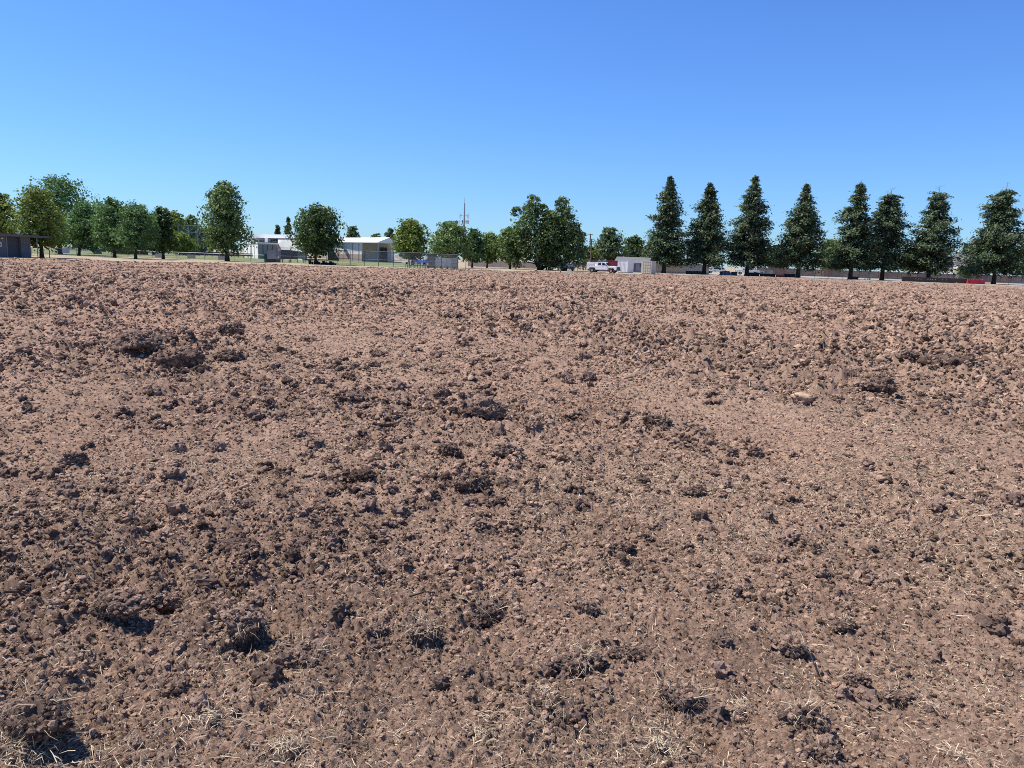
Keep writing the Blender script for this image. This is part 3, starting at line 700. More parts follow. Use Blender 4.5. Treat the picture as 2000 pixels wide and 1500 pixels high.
tree('small bright shrub at the end of the shed roof', 97, 101, 86, 108, 455, 484, L_YEL, 78, 'round', 600, 0.14, 'shrub', tint=0.8, trunk_r=0.05)

# ------------------------------------------------------------------ chain link fences
def mesh_mat(name, col, cover):
    t = NT(name); c = t.coord(); sp = t.n('ShaderNodeSeparateXYZ'); t.l(c, sp.inputs[0])
    s = t.math('ADD', sp.outputs['X'], sp.outputs['Y'])
    a = t.math('ABSOLUTE', t.math('SINE', t.math('MULTIPLY', t.math('ADD', s, sp.outputs['Z']), 60)))
    b = t.math('ABSOLUTE', t.math('SINE', t.math('MULTIPLY', t.math('SUBTRACT', s, sp.outputs['Z']), 60)))
    k = t.math('LESS_THAN', t.math('MINIMUM', a, b), cover)
    tr = t.n('ShaderNodeBsdfTransparent'); mxs = t.n('ShaderNodeMixShader')
    t.p.inputs['Base Color'].default_value = (*col, 1); t.p.inputs['Roughness'].default_value = 0.5; t.p.inputs['Metallic'].default_value = 0.4
    t.l(k, mxs.inputs[0]); t.l(tr.outputs[0], mxs.inputs[1]); t.l(t.p.outputs[0], mxs.inputs[2]); t.l(mxs.outputs[0], t.out.inputs['Surface'])
    return t.m
MESHW = mesh_mat('chain_link_wire', (0.25, 0.26, 0.27), 0.13)
MESHD = mesh_mat('dense_dark_mesh', (0.05, 0.055, 0.065), 0.38)
def chain_fence(label, pts, h, step=2.6, mat=None, pr=0.035, mid=False, bottom=False, psteel=None, group='chain-link fences'):
    pts = [Vector(p) for p in pts]; c = pts[0]
    t = root('chain_link_fence', (c.x, c.y, 0), 0, label, 'fence', group); ps = psteel or DSTEEL
    pm = None
    for a, b in zip(pts[:-1], pts[1:]):
        d = b - a; n = max(1, round(d.length / step))
        for k in range(n + (1 if b is pts[-1] else 0)):
            p = a + d * (k / n) - c
            if pm is None: pm = MB().tube([(0, 0, -0.1), (0, 0, h + 0.05)], pr, 6).build('post', ps, t); pm.location = (p.x, p.y, 0)
            else:
                o = pm.copy(); COL.objects.link(o); o.parent = t; o.location = (p.x, p.y, 0)
        a0, b0 = a - c, b - c
        MB().tube([(a0.x, a0.y, h), (b0.x, b0.y, h)], pr * 0.8, 5).build('top_rail', ps, t)
        if mid: MB().tube([(a0.x, a0.y, h * 0.45), (b0.x, b0.y, h * 0.45)], pr * 0.8, 5).build('middle_rail', ps, t)
        if bottom: MB().tube([(a0.x, a0.y, 0.08), (b0.x, b0.y, 0.08)], pr * 0.8, 5).build('bottom_rail', ps, t)
        MB().add([(a0.x, a0.y, 0.03), (b0.x, b0.y, 0.03), (b0.x, b0.y, h - 0.01), (a0.x, a0.y, h - 0.01)], [(0, 1, 2, 3)]).build('wire_mesh', mat or MESHW, t)
    return t
chain_fence('low chain-link fence running along the lawn on the left', [W(62, 120), W(150, 131), W(250, 134), W(370, 131), W(519, 129)], 1.15, 2.6, pr=0.04, psteel=STEEL)
chain_fence('tall chain-link fence between round tree and dugout', [W(596, 127), W(660, 124), W(684, 122), W(768, 118), W(832, 116)], 2.35, 2.5, mid=True, pr=0.05)
chain_fence('chain-link cage in front of the corrugated dugout', [W(832, 116), W(894, 112.5)], 2.25, 2.6, mid=True, pr=0.045)
chain_fence('tall fence in front of the dark dugout screen', [W(541, 127), W(596, 127)], 2.5, 2.6, mid=True, pr=0.05)
chain_fence('chain-link fence behind the redwoods along the pale lot', [W(1482, 174), W(1700, 173), W(1850, 172), W(2060, 170)], 1.9, 3.2, pr=0.035)
chain_fence('short chain-link fence overgrown with green beside the pickup', [W(1105, 156), W(1152, 153)], 2.0, 2.6, pr=0.04, psteel=STEEL)

# fence banners (each hangs on its own)
for k, (px0, px1, y0, y1, lab, c) in enumerate([(122, 136, 484.5, 494, 'pale blue-grey banner on the fence beside the second trunk', (0.30, 0.36, 0.42)),
        (183, 199, 487.5, 496, 'blue-grey banner with a white arc on the low fence', (0.26, 0.31, 0.40)),
        (303, 317, 494, 503.5, 'grey banner on the fence beside the narrow dark tree', (0.36, 0.36, 0.40)),
        (366, 382, 497, 504.5, 'grey banner on the middle of the low fence', (0.32, 0.31, 0.35)),
        (426, 441, 499.5, 508.5, 'grey banner on the fence left of the lone tree trunk', (0.36, 0.37, 0.40))]):
    Y = 119 if px0 < 140 else 128.5 if k < 4 else 128; Y = {0: 126.5, 1: 131.6, 2: 131.9, 3: 130.4, 4: 129.6}[k]
    a, b = W(px0, Y), W(px1, Y); z0, z1 = max(0.12, ZT(px0, y1, Y)), ZT(px0, y0, Y)
    t = root('banner', a, 0, lab, 'banner', 'banners hung on the low fence')
    MB().box(0, b.x - a.x, -0.02, 0.02, z0, z1).build('panel', surf('banner_%d' % k, c, 0.08, 2, 0.6), t)
    if k == 1:
        L = b.x - a.x; m = MB(); m.tube([(L * (0.15 + 0.7 * s), -0.03, z0 + 0.15 + 0.9 * (s - 0.5) ** 2) for s in np.linspace(0, 1, 9)], 0.05, 5); m.build('arc_mark', WHITE, t)

# ------------------------------------------------------------------ grey shed at the left
def shed():
    p0, p1 = W(-60, 88), W(61.5, 96); d = p1 - p0; L = Vector((d.x, d.y)).length; rz = math.atan2(d.y, d.x)
    t = root('park_shed', p0, rz, 'grey board-sided shed with overhanging flat roof at the left edge', 'shed')
    k = L / 121.5
    X = lambda px: (px + 60) * k
    SH = surf('grey_siding', (0.17, 0.165, 0.175), 0.08, 1.5, 0.85); SD = surf('grey_panel', (0.105, 0.105, 0.115), 0.1, 1.5, 0.8)
    m = MB(); m.box(0, X(13), 0, 4.5, 0, 2.6); m.box(X(41.5), L, 0, 4.5, 0, 2.6); m.box(X(13), X(41.5), 0.5, 4.5, 0, 2.6); m.build('wall', SH, t)
    for j in range(60):
        x = j * 0.21
        if x < L - 0.05 and not (X(13) - 0.05 < x < X(41.5) + 0.05): MB().box(x, x + 0.035, -0.022, -0.001, 0.05, 2.58).build('batten', SH, t)
    MB().box(X(13) + 0.04, X(41.5) - 0.04, 0.42, 0.498, 0.02, 2.5).build('roller_door', SD, t)
    for j in range(9):
        z = 0.25 + j * 0.26; MB().box(X(13) + 0.06, X(41.5) - 0.06, 0.40, 0.419, z, z + 0.03).build('door_rib', SD, t)
    MB().box(X(11.2), X(13.2), -0.06, -0.024, 0, 2.598).build('door_post', surf('grey_trim', (0.26, 0.25, 0.26), 0.05), t)
    MB().box(X(41.5) + 0.003, L + 0.01, -0.05, -0.024, 1.56, 1.63).build('belt_trim', SD, t)
    r = MB(); r.side([(-1.0, 2.62), (X(94), 2.52), (X(94), 2.78), (-1.0, 2.95)], -1.1, 5.2); r.build('roof', surf('roof_fascia', (0.12, 0.118, 0.125), 0.1, 1), t)
    MB().tube([(X(67.5), -0.6, -0.05), (X(67.5), -0.6, 2.56)], 0.055, 8).build('porch_post', STEEL, t)
    MB().tube([(X(90), 4.6, -0.05), (X(90), 4.6, 2.56)], 0.07, 8).build('porch_post', STEEL, t)
    MB().box(X(1.0), X(5.0), -0.16, -0.023, 2.22, 2.36).build('wall_light', WHITE, t, bevel=0.02)
    s = MB().box(X(-2.6), X(2.0), -0.045, -0.023, 1.28, 1.82).build('door_sign', WHITE, t)
    MB().box(X(-0.6), X(0.7), -0.052, -0.046, 1.38, 1.58).tube([(X(0.05), -0.049, 1.66), (X(0.05), -0.0495, 1.70)], 0.05, 8).build('sign_figure', DGREY, s)
shed()

# ------------------------------------------------------------------ buildings behind the lawn
def pxy(px, Y): p = W(px, Y); return (p.x, p.y)
def prism_at(o, pts): return [(x - o.x, y - o.y) for x, y in pts]
def hall():
    o = W(504, 184); t = root('school_hall', o, 0, 'low white flat-roofed school hall with stepped roofs, left of the round tree', 'building')
    z = lambda px, py, Y: ZT(px, py, Y)
    P = lambda *a: prism_at(o, [pxy(*q) for q in a])
    MB().prism(P((504, 184), (543, 187), (545, 210), (478, 206)), 0, z(504, 475.5, 184)).build('annex_wall', OFFW, t)
    sh = MB().prism(P((505.0, 183.75), (542.6, 186.75), (542.7, 186.95), (505.3, 183.98)), 0.02, z(504, 477, 184)).build('annex_front_shade', surf('annex_shade_grey', (0.22, 0.225, 0.245), 0.06, 0.6), t)  # thin grey sheet over the off-white wall, the front's shade put into its colour
    MB().prism(P((503.6, 183.4), (543.6, 186.6), (546, 211), (476, 207)), z(504, 475.4, 184), z(504, 473.2, 184)).build('annex_roof', ROOFW, t)
    MB().prism(P((543.5, 188), (590, 178), (600, 225), (544, 225)), 0, z(560, 468.2, 186)).build('hall_wall', OFFW, t)
    MB().prism(P((492, 200), (546, 200.5), (546, 224), (492, 224)), z(500, 473.2, 200), z(500, 462, 200)).build('clerestory', surf('pale_clerestory', (0.70, 0.70, 0.70), 0.05), t)
    MB().prism(P((489, 196), (575, 186), (640, 200), (640, 232), (489, 232)), z(500, 464.6, 196), z(500, 457.6, 196)).build('main_roof', ROOFW, t)
    MB().prism(P((565, 184.5), (566.5, 184.3), (567, 187), (565, 187)), z(565, 467.4, 186), z(565, 464.8, 186)).build('roof_bracket', GREYW, t)
    for a, b, y0, y1 in ((497, 505, 467.5, 473.2), (506, 516, 469.5, 473.2), (533, 542, 471, 473.2)):
        MB().prism(P((a, 193), (b, 193.3), (b, 195.4), (a, 195)), z(a, y1, 194), z(a, y0, 194)).build('roof_unit', DGREY if a < 530 else GREYW, t)
    MB().prism(P((518, 192), (524, 192.4), (524.5, 195.4), (518, 195)), z(518, 473.2, 193), z(518, 464.9, 193)).build('air_handler', OFFW, t)
    MB().prism(P((524.6, 192.4), (530, 193), (530.5, 196), (524.8, 195.4)), z(524, 473.2, 193), z(524, 466.2, 193)).build('air_handler', GREYW, t)
    for px in (484, 490, 498):      # wall seams on the lit side
        a = W(504, 184).lerp(W(478, 206), (504 - px) / 27.0); MB().box(a.x - o.x - 0.09, a.x - o.x - 0.04, a.y - o.y - 0.1, a.y - o.y, 0.02, z(504, 476, 184) - 0.1).build('wall_seam', GREYW, t)
    for px in (514, 523, 533): 
        a = W(px, 183.6 + (px - 504) / 39 * 3.0); MB().box(a.x - o.x, a.x - o.x + 0.06, a.y - o.y - 0.02, a.y - o.y + 0.1, 0.05, z(504, 478, 184)).build('front_seam', DGREY, t)
hall()
def classroom():
    o = W(737, 196); t = root('gym_building', o, 0, 'white metal-roofed building with a shaded open porch, right of the round tree', 'building')
    P = lambda *a: prism_at(o, [pxy(*q) for q in a]); e = ZT(737, 474.3, 196); rd = e + 1.6
    A, C, B = (640, 216), (706.5, 202.4), (737, 196)
    f1 = lambda d: [(p[0], p[1] + d) for p in (A, C, B)]
    MB().prism(P((640, 216), (706.5, 202.4), (716, 214), (650, 232)), 1.9, e).build('upper_wall', OFFW, t)
    MB().prism(P((640.1, 215.8), (706.6, 202.2), (716, 214), (650, 232)), 0, 1.9).build('lower_wall', TAN, t)
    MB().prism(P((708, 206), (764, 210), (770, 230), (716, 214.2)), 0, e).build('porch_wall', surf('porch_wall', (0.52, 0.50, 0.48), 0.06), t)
    MB().prism(P((737.5, 196.2), (739.5, 196.2), (739.6, 196.8), (737.6, 196.8)), 0, e - 0.02).build('porch_column', surf('blue_grey_column', (0.35, 0.42, 0.52), 0.05), t)
    MB().prism(P((742.5, 207.6), (756, 208.6), (756, 208.9), (742.5, 207.95)), 0, e - 1.0).build('door_opening', DGREY, t)
    MB().prism(P((757, 208.5), (763, 209), (763, 209.3), (757, 208.8)), 0, 2.6).build('side_panel', surf('pale_blue_panel', (0.42, 0.48, 0.56), 0.05), t)
    for px in (662, 672, 689, 701):
        a = Vector((*pxy(px, 216 - (px - 640) / 66.5 * 13.6), 0)); MB().box(a.x - o.x - 0.05, a.x - o.x + 0.05, a.y - o.y - 0.32, a.y - o.y - 0.22, 0, e - 0.05).build('wall_seam', GREYW, t)
    # pitched roof
    q = [pxy(632, 217), pxy(739, 194.6), pxy(782, 206), pxy(668, 240)]; mA = Vector(((q[0][0] + q[3][0]) / 2, (q[0][1] + q[3][1]) / 2)); mB = Vector(((q[1][0] + q[2][0]) / 2, (q[1][1] + q[2][1]) / 2))
    v = [(x - o.x, y - o.y, e + 0.01) for x, y in q] + [(x - o.x, y - o.y, e + 0.26) for x, y in q] + [(mA.x - o.x, mA.y - o.y, rd), (mB.x - o.x, mB.y - o.y, rd)]
    MB().add(v, [(3, 2, 1, 0), (0, 1, 5, 4), (2, 3, 7, 6), (4, 5, 9, 8), (6, 7, 8, 9), (1, 2, 6, 9, 5), (3, 0, 4, 8, 7)]).build('roof', ROOFW, t)
    MB().prism(P((662, 208), (666, 207.4), (666.5, 209), (662.5, 209.6)), e + 0.3, e + 1.1).build('roof_vent', GREYW, t)
classroom()

def slab(name, label, cat, px0, px1, Y0, Y1, y0, y1, mat, thick=0.15, group=None, part='panel', n=1, cap=None, z0=None):
    """an upright run of panels between two columns; y0/y1 photo rows at px0"""
    a, b = W(px0, Y0), W(px1, Y1); zt = ZT(px0, y0, Y0); zb = max(0, ZT(px0, y1, Y0)) if z0 is None else z0
    d = b - a; L = math.hypot(d.x, d.y); t = root(name, a, math.atan2(d.y, d.x), label, cat, group)
    for k in range(n):
        MB().box(L * k / n + (0.02 if n > 1 else 0), L * (k + 1) / n - (0.02 if n > 1 else 0), 0, thick, zb, zt).build(part, mat, t)
    if n > 1:
        for k in range(n + 1): MB().box(L * k / n - 0.05, L * k / n + 0.05, -0.04, thick + 0.03, 0, zt + 0.04).build('post', cap or mat, t)
    return t
slab('outfield_screen', 'long dark windscreen across the far lawn left of the green one', 'windscreen', 351, 465, 196, 196, 490, 497, NAVY, 0.05, n=9)
slab('outfield_screen', 'green windscreen panel left of the grey storage box', 'windscreen', 465.5, 496, 194, 192, 494.5, 500, GREEN, 0.05, n=3)
slab('players_dugout', 'long low dark dugout across the lawn behind the left line of trees', 'dugout', 222, 282, 188, 188, 483.5, 490.5, NAVY, 2.0, z0=0.0)
slab('distant_wall', 'pale distant wall glimpsed under the left trees', 'wall', 128, 345, 262, 262, 482, 488, OFFW, 0.3, n=14, z0=0)
# backstop
def backstop():
    Y = 212; o = W(370, Y); t = root('backstop_net', o, 0, 'tall baseball backstop with steel poles and net behind the left trees', 'backstop')
    xs = [W(p, Y).x - o.x for p in (350, 370, 387, 405)]; z = ZT(370, 440, Y)
    for x in xs: MB().tube([(x, 0, -0.1), (x, 0, z)], 0.09, 6).build('pole', STEEL, t)
    for zz in (z, z - 1.9): MB().tube([(xs[0], 0, zz - 0.05), (xs[-1], 0, zz - 0.05)], 0.05, 5).build('cross_rail', DSTEEL, t)
    MB().add([(xs[0], 0.01, 0.1), (xs[-1], 0.01, 0.1), (xs[-1], 0.01, z), (xs[0], 0.01, z)], [(0, 1, 2, 3)]).build('net', MESHW, t)
backstop()
for px, y0, Y, lab in ((491.5, 445, 165, 'thin tall steel pole at the left end of the white hall'),):
    o = W(px, Y); t = MB().tube([(0, 0, -0.1), (0, 0, ZT(px, y0, Y))], 0.06, 6).build('net_pole', STEEL); t.location = o; tag(t, lab, 'pole')

# storage box, dark screened dugout, sign
def storage():
    a, b = W(519.5, 128), W(540, 127); L = b.x - a.x; h = ZT(519, 488, 128)
    t = root('storage_cabinet', a, 0, 'grey storage cabinet with green end standing by the lawn', 'cabinet')
    MB().box(0.25, L, 0, 1.3, 0.55, h).build('cabinet_body', surf('grey_cabinet', (0.30, 0.33, 0.37), 0.06), t)
    MB().box(0.26, L - 0.01, 0.02, 1.28, 0, 0.548).build('plinth', DGREY, t)
    MB().box(-0.32, 0.245, 0.1, 1.2, 0, 1.35).build('green_side_bin', surf('green_bin', (0.03, 0.10, 0.085), 0.1), t)
    MB().box(L - 0.02, L + 0.22, -0.05, 0.05, 0.75, 1.15).build('white_box', WHITE, t)
storage()
def dark_dugout():
    o = W(541, 133); t = root('screened_dugout', o, 0, 'dark screened dugout with sloping top and bench behind the cabinet', 'dugout')
    xs = [W(p, 133).x - o.x for p in (541, 567, 581, 592.5)]; h0, h1 = ZT(555, 488, 133), ZT(590, 492.5, 133)
    MB().add([(xs[0], 0, 0.55), (xs[2], 0, 0.55), (xs[2], 0, h1 + .15), (xs[1], 0, h0), (xs[0], 0, h0)], [(0, 1, 2, 3, 4)]).build('screen', surf('dark_screen', (0.075, 0.08, 0.095), 0.12, 1), t)
    MB().add([(xs[2], 0.02, 0.7), (xs[3], 0.02, 0.7), (xs[3], 0.02, h1), (xs[2], 0.02, h1 + .15)], [(0, 1, 2, 3)]).build('light_screen', surf('grey_mesh_screen', (0.24, 0.26, 0.28), 0.1, 1), t)
    for x in xs: MB().tube([(x, 0.05, -0.1), (x, 0.05, h0 if x < xs[2] else h1)], 0.05, 6).build('post', DSTEEL, t)
    MB().box(xs[0] + 0.5, xs[1] + 0.3, -1.0, -0.55, 0.42, 0.48).build('bench_seat', surf('bench_alu', (0.42, 0.43, 0.43), 0.05), t)
    for x in (xs[0] + 0.7, (xs[0] + xs[1]) / 2, xs[1]): MB().box(x, x + 0.08, -0.95, -0.6, 0, 0.419).build('bench_leg', DSTEEL, t)
dark_dugout()
def sign2():
    Y = 126.5; o = W(545.5, Y); t = root('field_sign', o, 0, 'two stacked pale pink notice boards beside the dark dugout', 'sign')
    hw = 2.6 * Y / FPX
    PK = surf('pale_pink_board', (0.72, 0.55, 0.53), 0.05, 2)
    for y0, y1 in ((481, 485.2), (486, 490.2)): 
        z1, z0 = ZT(545, y0, Y), ZT(545, y1, Y); b = MB().box(-hw, hw, -0.02, 0.02, z0, z1).build('board', PK, t)
        MB().box(-hw * .75, hw * .75, -0.026, -0.021, z0 + 0.12, z0 + 0.2).build('print_band', RED, b)
    MB().tube([(0, 0.06, -0.1), (0, 0.06, ZT(545, 481, Y))], 0.035, 6).build('post', DSTEEL, t)
sign2()
ORD = 'first second third fourth fifth sixth seventh eighth ninth tenth eleventh twelfth'.split()
# tubs under the round tree
for k, (px, wd, ht) in enumerate([(605, 0.42, 0.62), (610, 0.36, 0.42), (619, 0.5, 0.6), (623.5, 0.36, 0.42), (628, 0.34, 0.28), (632, 0.45, 0.58), (636.5, 0.36, 0.4), (641, 0.36, 0.32), (645.5, 0.45, 0.56), (650, 0.4, 0.42), (655, 0.36, 0.28)]):
    o = W(px, 120.5 + (k % 3) * 0.25); r_ = wd * 0.55
    t = root('plant_tub', o, 0, ['tallest', 'small', 'broad', 'small', 'lowest', 'broad', 'small', 'low', 'broad', 'medium', 'low'][k] + ' black tub under the round tree, ' + ORD[k] + ' from its left', 'tub', 'black tubs under the round tree')
    m = MB(); m.tube([(0, 0, 0), (0, 0, ht)], [r_ * 0.8, r_], 10); m.build('tub_body', BLACK, t)
    MB().tube([(0, 0, ht - 0.05), (0, 0, ht + 0.015)], [r_ * 1.09, r_ * 1.09], 10).build('rim', DGREY, t)
# signs and low things on the tall fence
for px0, px1, y0, y1, Y, lab in ((772, 778, 497.5, 504, 117.2, 'white square notice on the tall fence'), (780, 784.5, 503.5, 508.5, 117.0, 'smaller white notice below the square one on the fence')):
    a = W(px0, Y); o = MB().box(0, (px1 - px0) * Y / FPX, -0.02, 0.02, ZT(px0, y1, Y), ZT(px0, y0, Y)).build('notice', WHITE); o.location = (a.x, a.y, 0); tag(o, lab, 'sign', 'white notices on the tall fence')
def tarp():
    Y = 175; a = W(806, Y); L = 42 * Y / FPX; zt = ZT(820, 503, Y); t = root('covered_equipment', a, 0, 'blue tarpaulin-covered equipment behind the tall fence', 'tarpaulin')
    q = random.Random(4); n = 12; v = []; 
    for k in range(n + 1):
        x = L * k / n; h = zt * (0.75 + 0.3 * math.sin(k * 0.9) * 0.4 + q.uniform(-.08, .08)); v += [(x, -0.9, 0.0), (x, -0.6, h * 0.85), (x, 0.2, h), (x, 1.0, 0.0)]
    f = [(4*k+j, 4*k+4+j, 4*k+5+j, 4*k+1+j) for k in range(n) for j in range(3)] + [(0, 1, 2, 3), (4*n+3, 4*n+2, 4*n+1, 4*n)]
    MB().add(v, f).build('sheet', BLUE, t); MB().box(-0.05, L + 0.05, -0.95, 1.05, 0, 0.06).build('pallet', FENCEW, t)
tarp()
for k, px in enumerate((794, 799, 806, 813, 818, 823, 828, 834)):
    o = W(px, 117.5); t = root('folding_chair', o, random.Random(px).uniform(-.5, .5), 'folding chair by the tall fence, ' + ORD[k] + ' from the left of its row', 'chair', 'chairs lined up inside the tall fence')
    cm = GREYW if k % 3 else BLACK
    MB().box(-.22, .22, -.2, .2, .42, .46).build('seat', cm, t); MB().box(-.22, .22, .18, .22, .55, .88).build('backrest', WHITE if k % 2 else cm, t)
    for sx in (-.2, .2):
        for sy in (-.18, .18): MB().box(sx - .02, sx + .02, sy - .02, sy + .02, 0, .42 if sy < 0 else .88).build('leg', DSTEEL, t)
def dugout2():
    a, b = W(834, 118.5), W(893, 115); d = b - a; L = math.hypot(d.x, d.y); t = root('corrugated_dugout', a, math.atan2(d.y, d.x), 'grey corrugated dugout with dark side panel inside the chain-link cage', 'dugout')
    h = ZT(870, 504, 117); MB().box(0.02, L * 0.26, 0.0, 0.06, 0.1, h + 0.5).build('dark_screen', surf('dark_mesh', (0.06, 0.068, 0.075), 0.1, 1), t)
    x0, x1 = L * 0.28, L * 0.79; n = 34; m = MB(); v = []
    for k in range(n + 1): v += [(x0 + (x1 - x0) * k / n, 0.04 * (k % 2), 0.12), (x0 + (x1 - x0) * k / n, 0.04 * (k % 2), h)]
    m.add(v, [(2*k, 2*k+2, 2*k+3, 2*k+1) for k in range(n)]).build('corrugated_wall', surf('grey_corrugated', (0.33, 0.33, 0.35), 0.06, 1), t)
    MB().box(x1, L, -0.02, 0.05, 0.1, h + .05).build('side_screen', surf('side_screen', (0.15, 0.155, 0.17), 0.1, 1), t)
    MB().box(0.3, L, -0.5, -0.1, 0.4, 0.46).build('bench_seat', surf('bench_green', (0.10, 0.16, 0.14), 0.1), t)
    for k in range(5): MB().box(0.4 + k * (L - .8) / 4, 0.48 + k * (L - .8) / 4, -0.45, -0.15, 0, 0.399).build('bench_leg', DSTEEL, t)
    MB().box(-0.05, L + 0.05, -0.08, 2.2, h + 0.55, h + 0.62).build('roof', DSTEEL, t)
    for x in (0.0, L * .27, L * .8, L): MB().tube([(x, 0.1, -0.1), (x, 0.1, h + 0.549)], 0.05, 6).build('post', DSTEEL, t)
    for x in (0.0, L): MB().tube([(x, 2.1, -0.1), (x, 2.1, h + 0.549)], 0.05, 6).build('post', DSTEEL, t)
dugout2()
slab('tan_wall', 'long tan panel wall behind the small trees in the centre', 'wall', 914, 1056, 170, 166, 507.5, 528, surf('tan_panel', (0.52, 0.42, 0.35), 0.06, 0.6), 0.2, n=9, z0=0)

# radio mast
def mast():
    Y = 330; o = W(905, Y); t = root('radio_mast', o, 0, 'slender radio mast with antenna frame above the central trees', 'mast'); z = lambda py: ZT(906, py, Y)
    MB().tube([(0, 0, 0), (0, 0, z(415)), (0, 0, z(396)), (0, 0, z(395)), (0, 0, z(385))], [0.42, 0.32, 0.24, 0.10, 0.05], 8).build('mast_pole', STEEL, t)
    for py in (421.5, 432):
        MB().tube([(-2.0, 0, z(py)), (2.0, 0, z(py))], 0.11, 5).build('cross_arm', STEEL, t)
    for x in (-1.95, -1.5, 1.5, 1.95): MB().box(x - .12, x + .12, -.2, .2, z(427), z(417)).build('antenna_panel', OFFW, t)
    for x in (-1.95, -0.8, 0.8, 1.6, 1.95): MB().box(x - .16, x + .16, -.2, .2, z(437), z(430)).build('antenna_panel', DSTEEL if abs(x) < 1.7 else OFFW, t)
mast()
# utility poles and cable
for px, y0, Y, lab, arms in ((1150, 456.5, 176, 'taller utility pole with one crossarm right of the twin-topped tree', (457.5,)), (1152.5, 466, 170, 'shorter utility pole with three crossarms, close to the taller one', (467, 471.5, 475))):
    o = W(px, Y); t = root('utility_pole', o, 0, lab, 'utility pole', 'utility poles'); z = ZT(px, y0, Y)
    MB().tube([(0, 0, -0.1), (0, 0, z)], [0.17, 0.12], 8).build('pole', surf('pole_wood', (0.16, 0.135, 0.12), 0.2, 3), t)
    for py in arms: zz = ZT(px, py, Y); MB().box(-0.55, 0.55, -0.07, 0.07, zz - 0.07, zz + 0.07).build('crossarm', FENCEW, t)
def lamp():
    Y = 178; o = W(1262, Y); t = root('street_lamp', o, 0, 'thin lamp post with short arm left of the first redwood', 'street lamp'); z = ZT(1262, 474, Y)
    MB().tube([(0, 0, -0.1), (0, 0, z)], [0.09, 0.06], 6).build('pole', STEEL, t); MB().tube([(0, 0, z - .1), (-.75, 0, z + 0.1)], 0.04, 5).build('arm', STEEL, t)
    MB().box(-1.0, -.55, -.1, .1, z + .05, z + .17).build('lamp_head', GREYW, t, bevel=0.03)
lamp()
def cable():
    a = U(1153, 476, 170); b = U(1262, 487, 178); c = [a.lerp(b, s) - Vector((0, 0, 1.1 * 4 * s * (1 - s) * 0.6)) for s in np.linspace(0, 1, 16)]
    o = MB().tube([p - a for p in c], 0.045, 5).build('overhead_cable', DSTEEL); o.location = a; tag(o, 'sagging overhead cable from utility pole to lamp post', 'cable')
cable()
# green hedge on the short fence
def hedge(name, lab, px0, px1, Y, h, seed):
    q = np.random.default_rng(seed); o = W(px0, Y); L = (px1 - px0) * Y / FPX; t = root(name, o, 0, lab, 'hedge')
    lob = [(L * (k + .5) / 8, 0.3 * math.sin(k * 2.), h * 0.5, L / 11, h * 0.48) for k in range(8)]
    v, f, ti = crown_mesh(lob, q, 1500, 0.16); v[:, 2] = np.maximum(v[:, 2], 0.02); np_mesh('foliage', v, f, L_BUSH, {'tint': ti}, t)
    m = MB()
    for k in range(8): m.tube([(L * (k + .5) / 8, 0, -0.05), (L * (k + .5) / 8 + 0.1, 0, h * .6)], [.04, .015], 5)
    m.build('stems', M_BARK, t)
hedge('hedge', 'green climber hedge behind the short fence left of the pickup', 1108, 1152, 156, 1.9, 5)

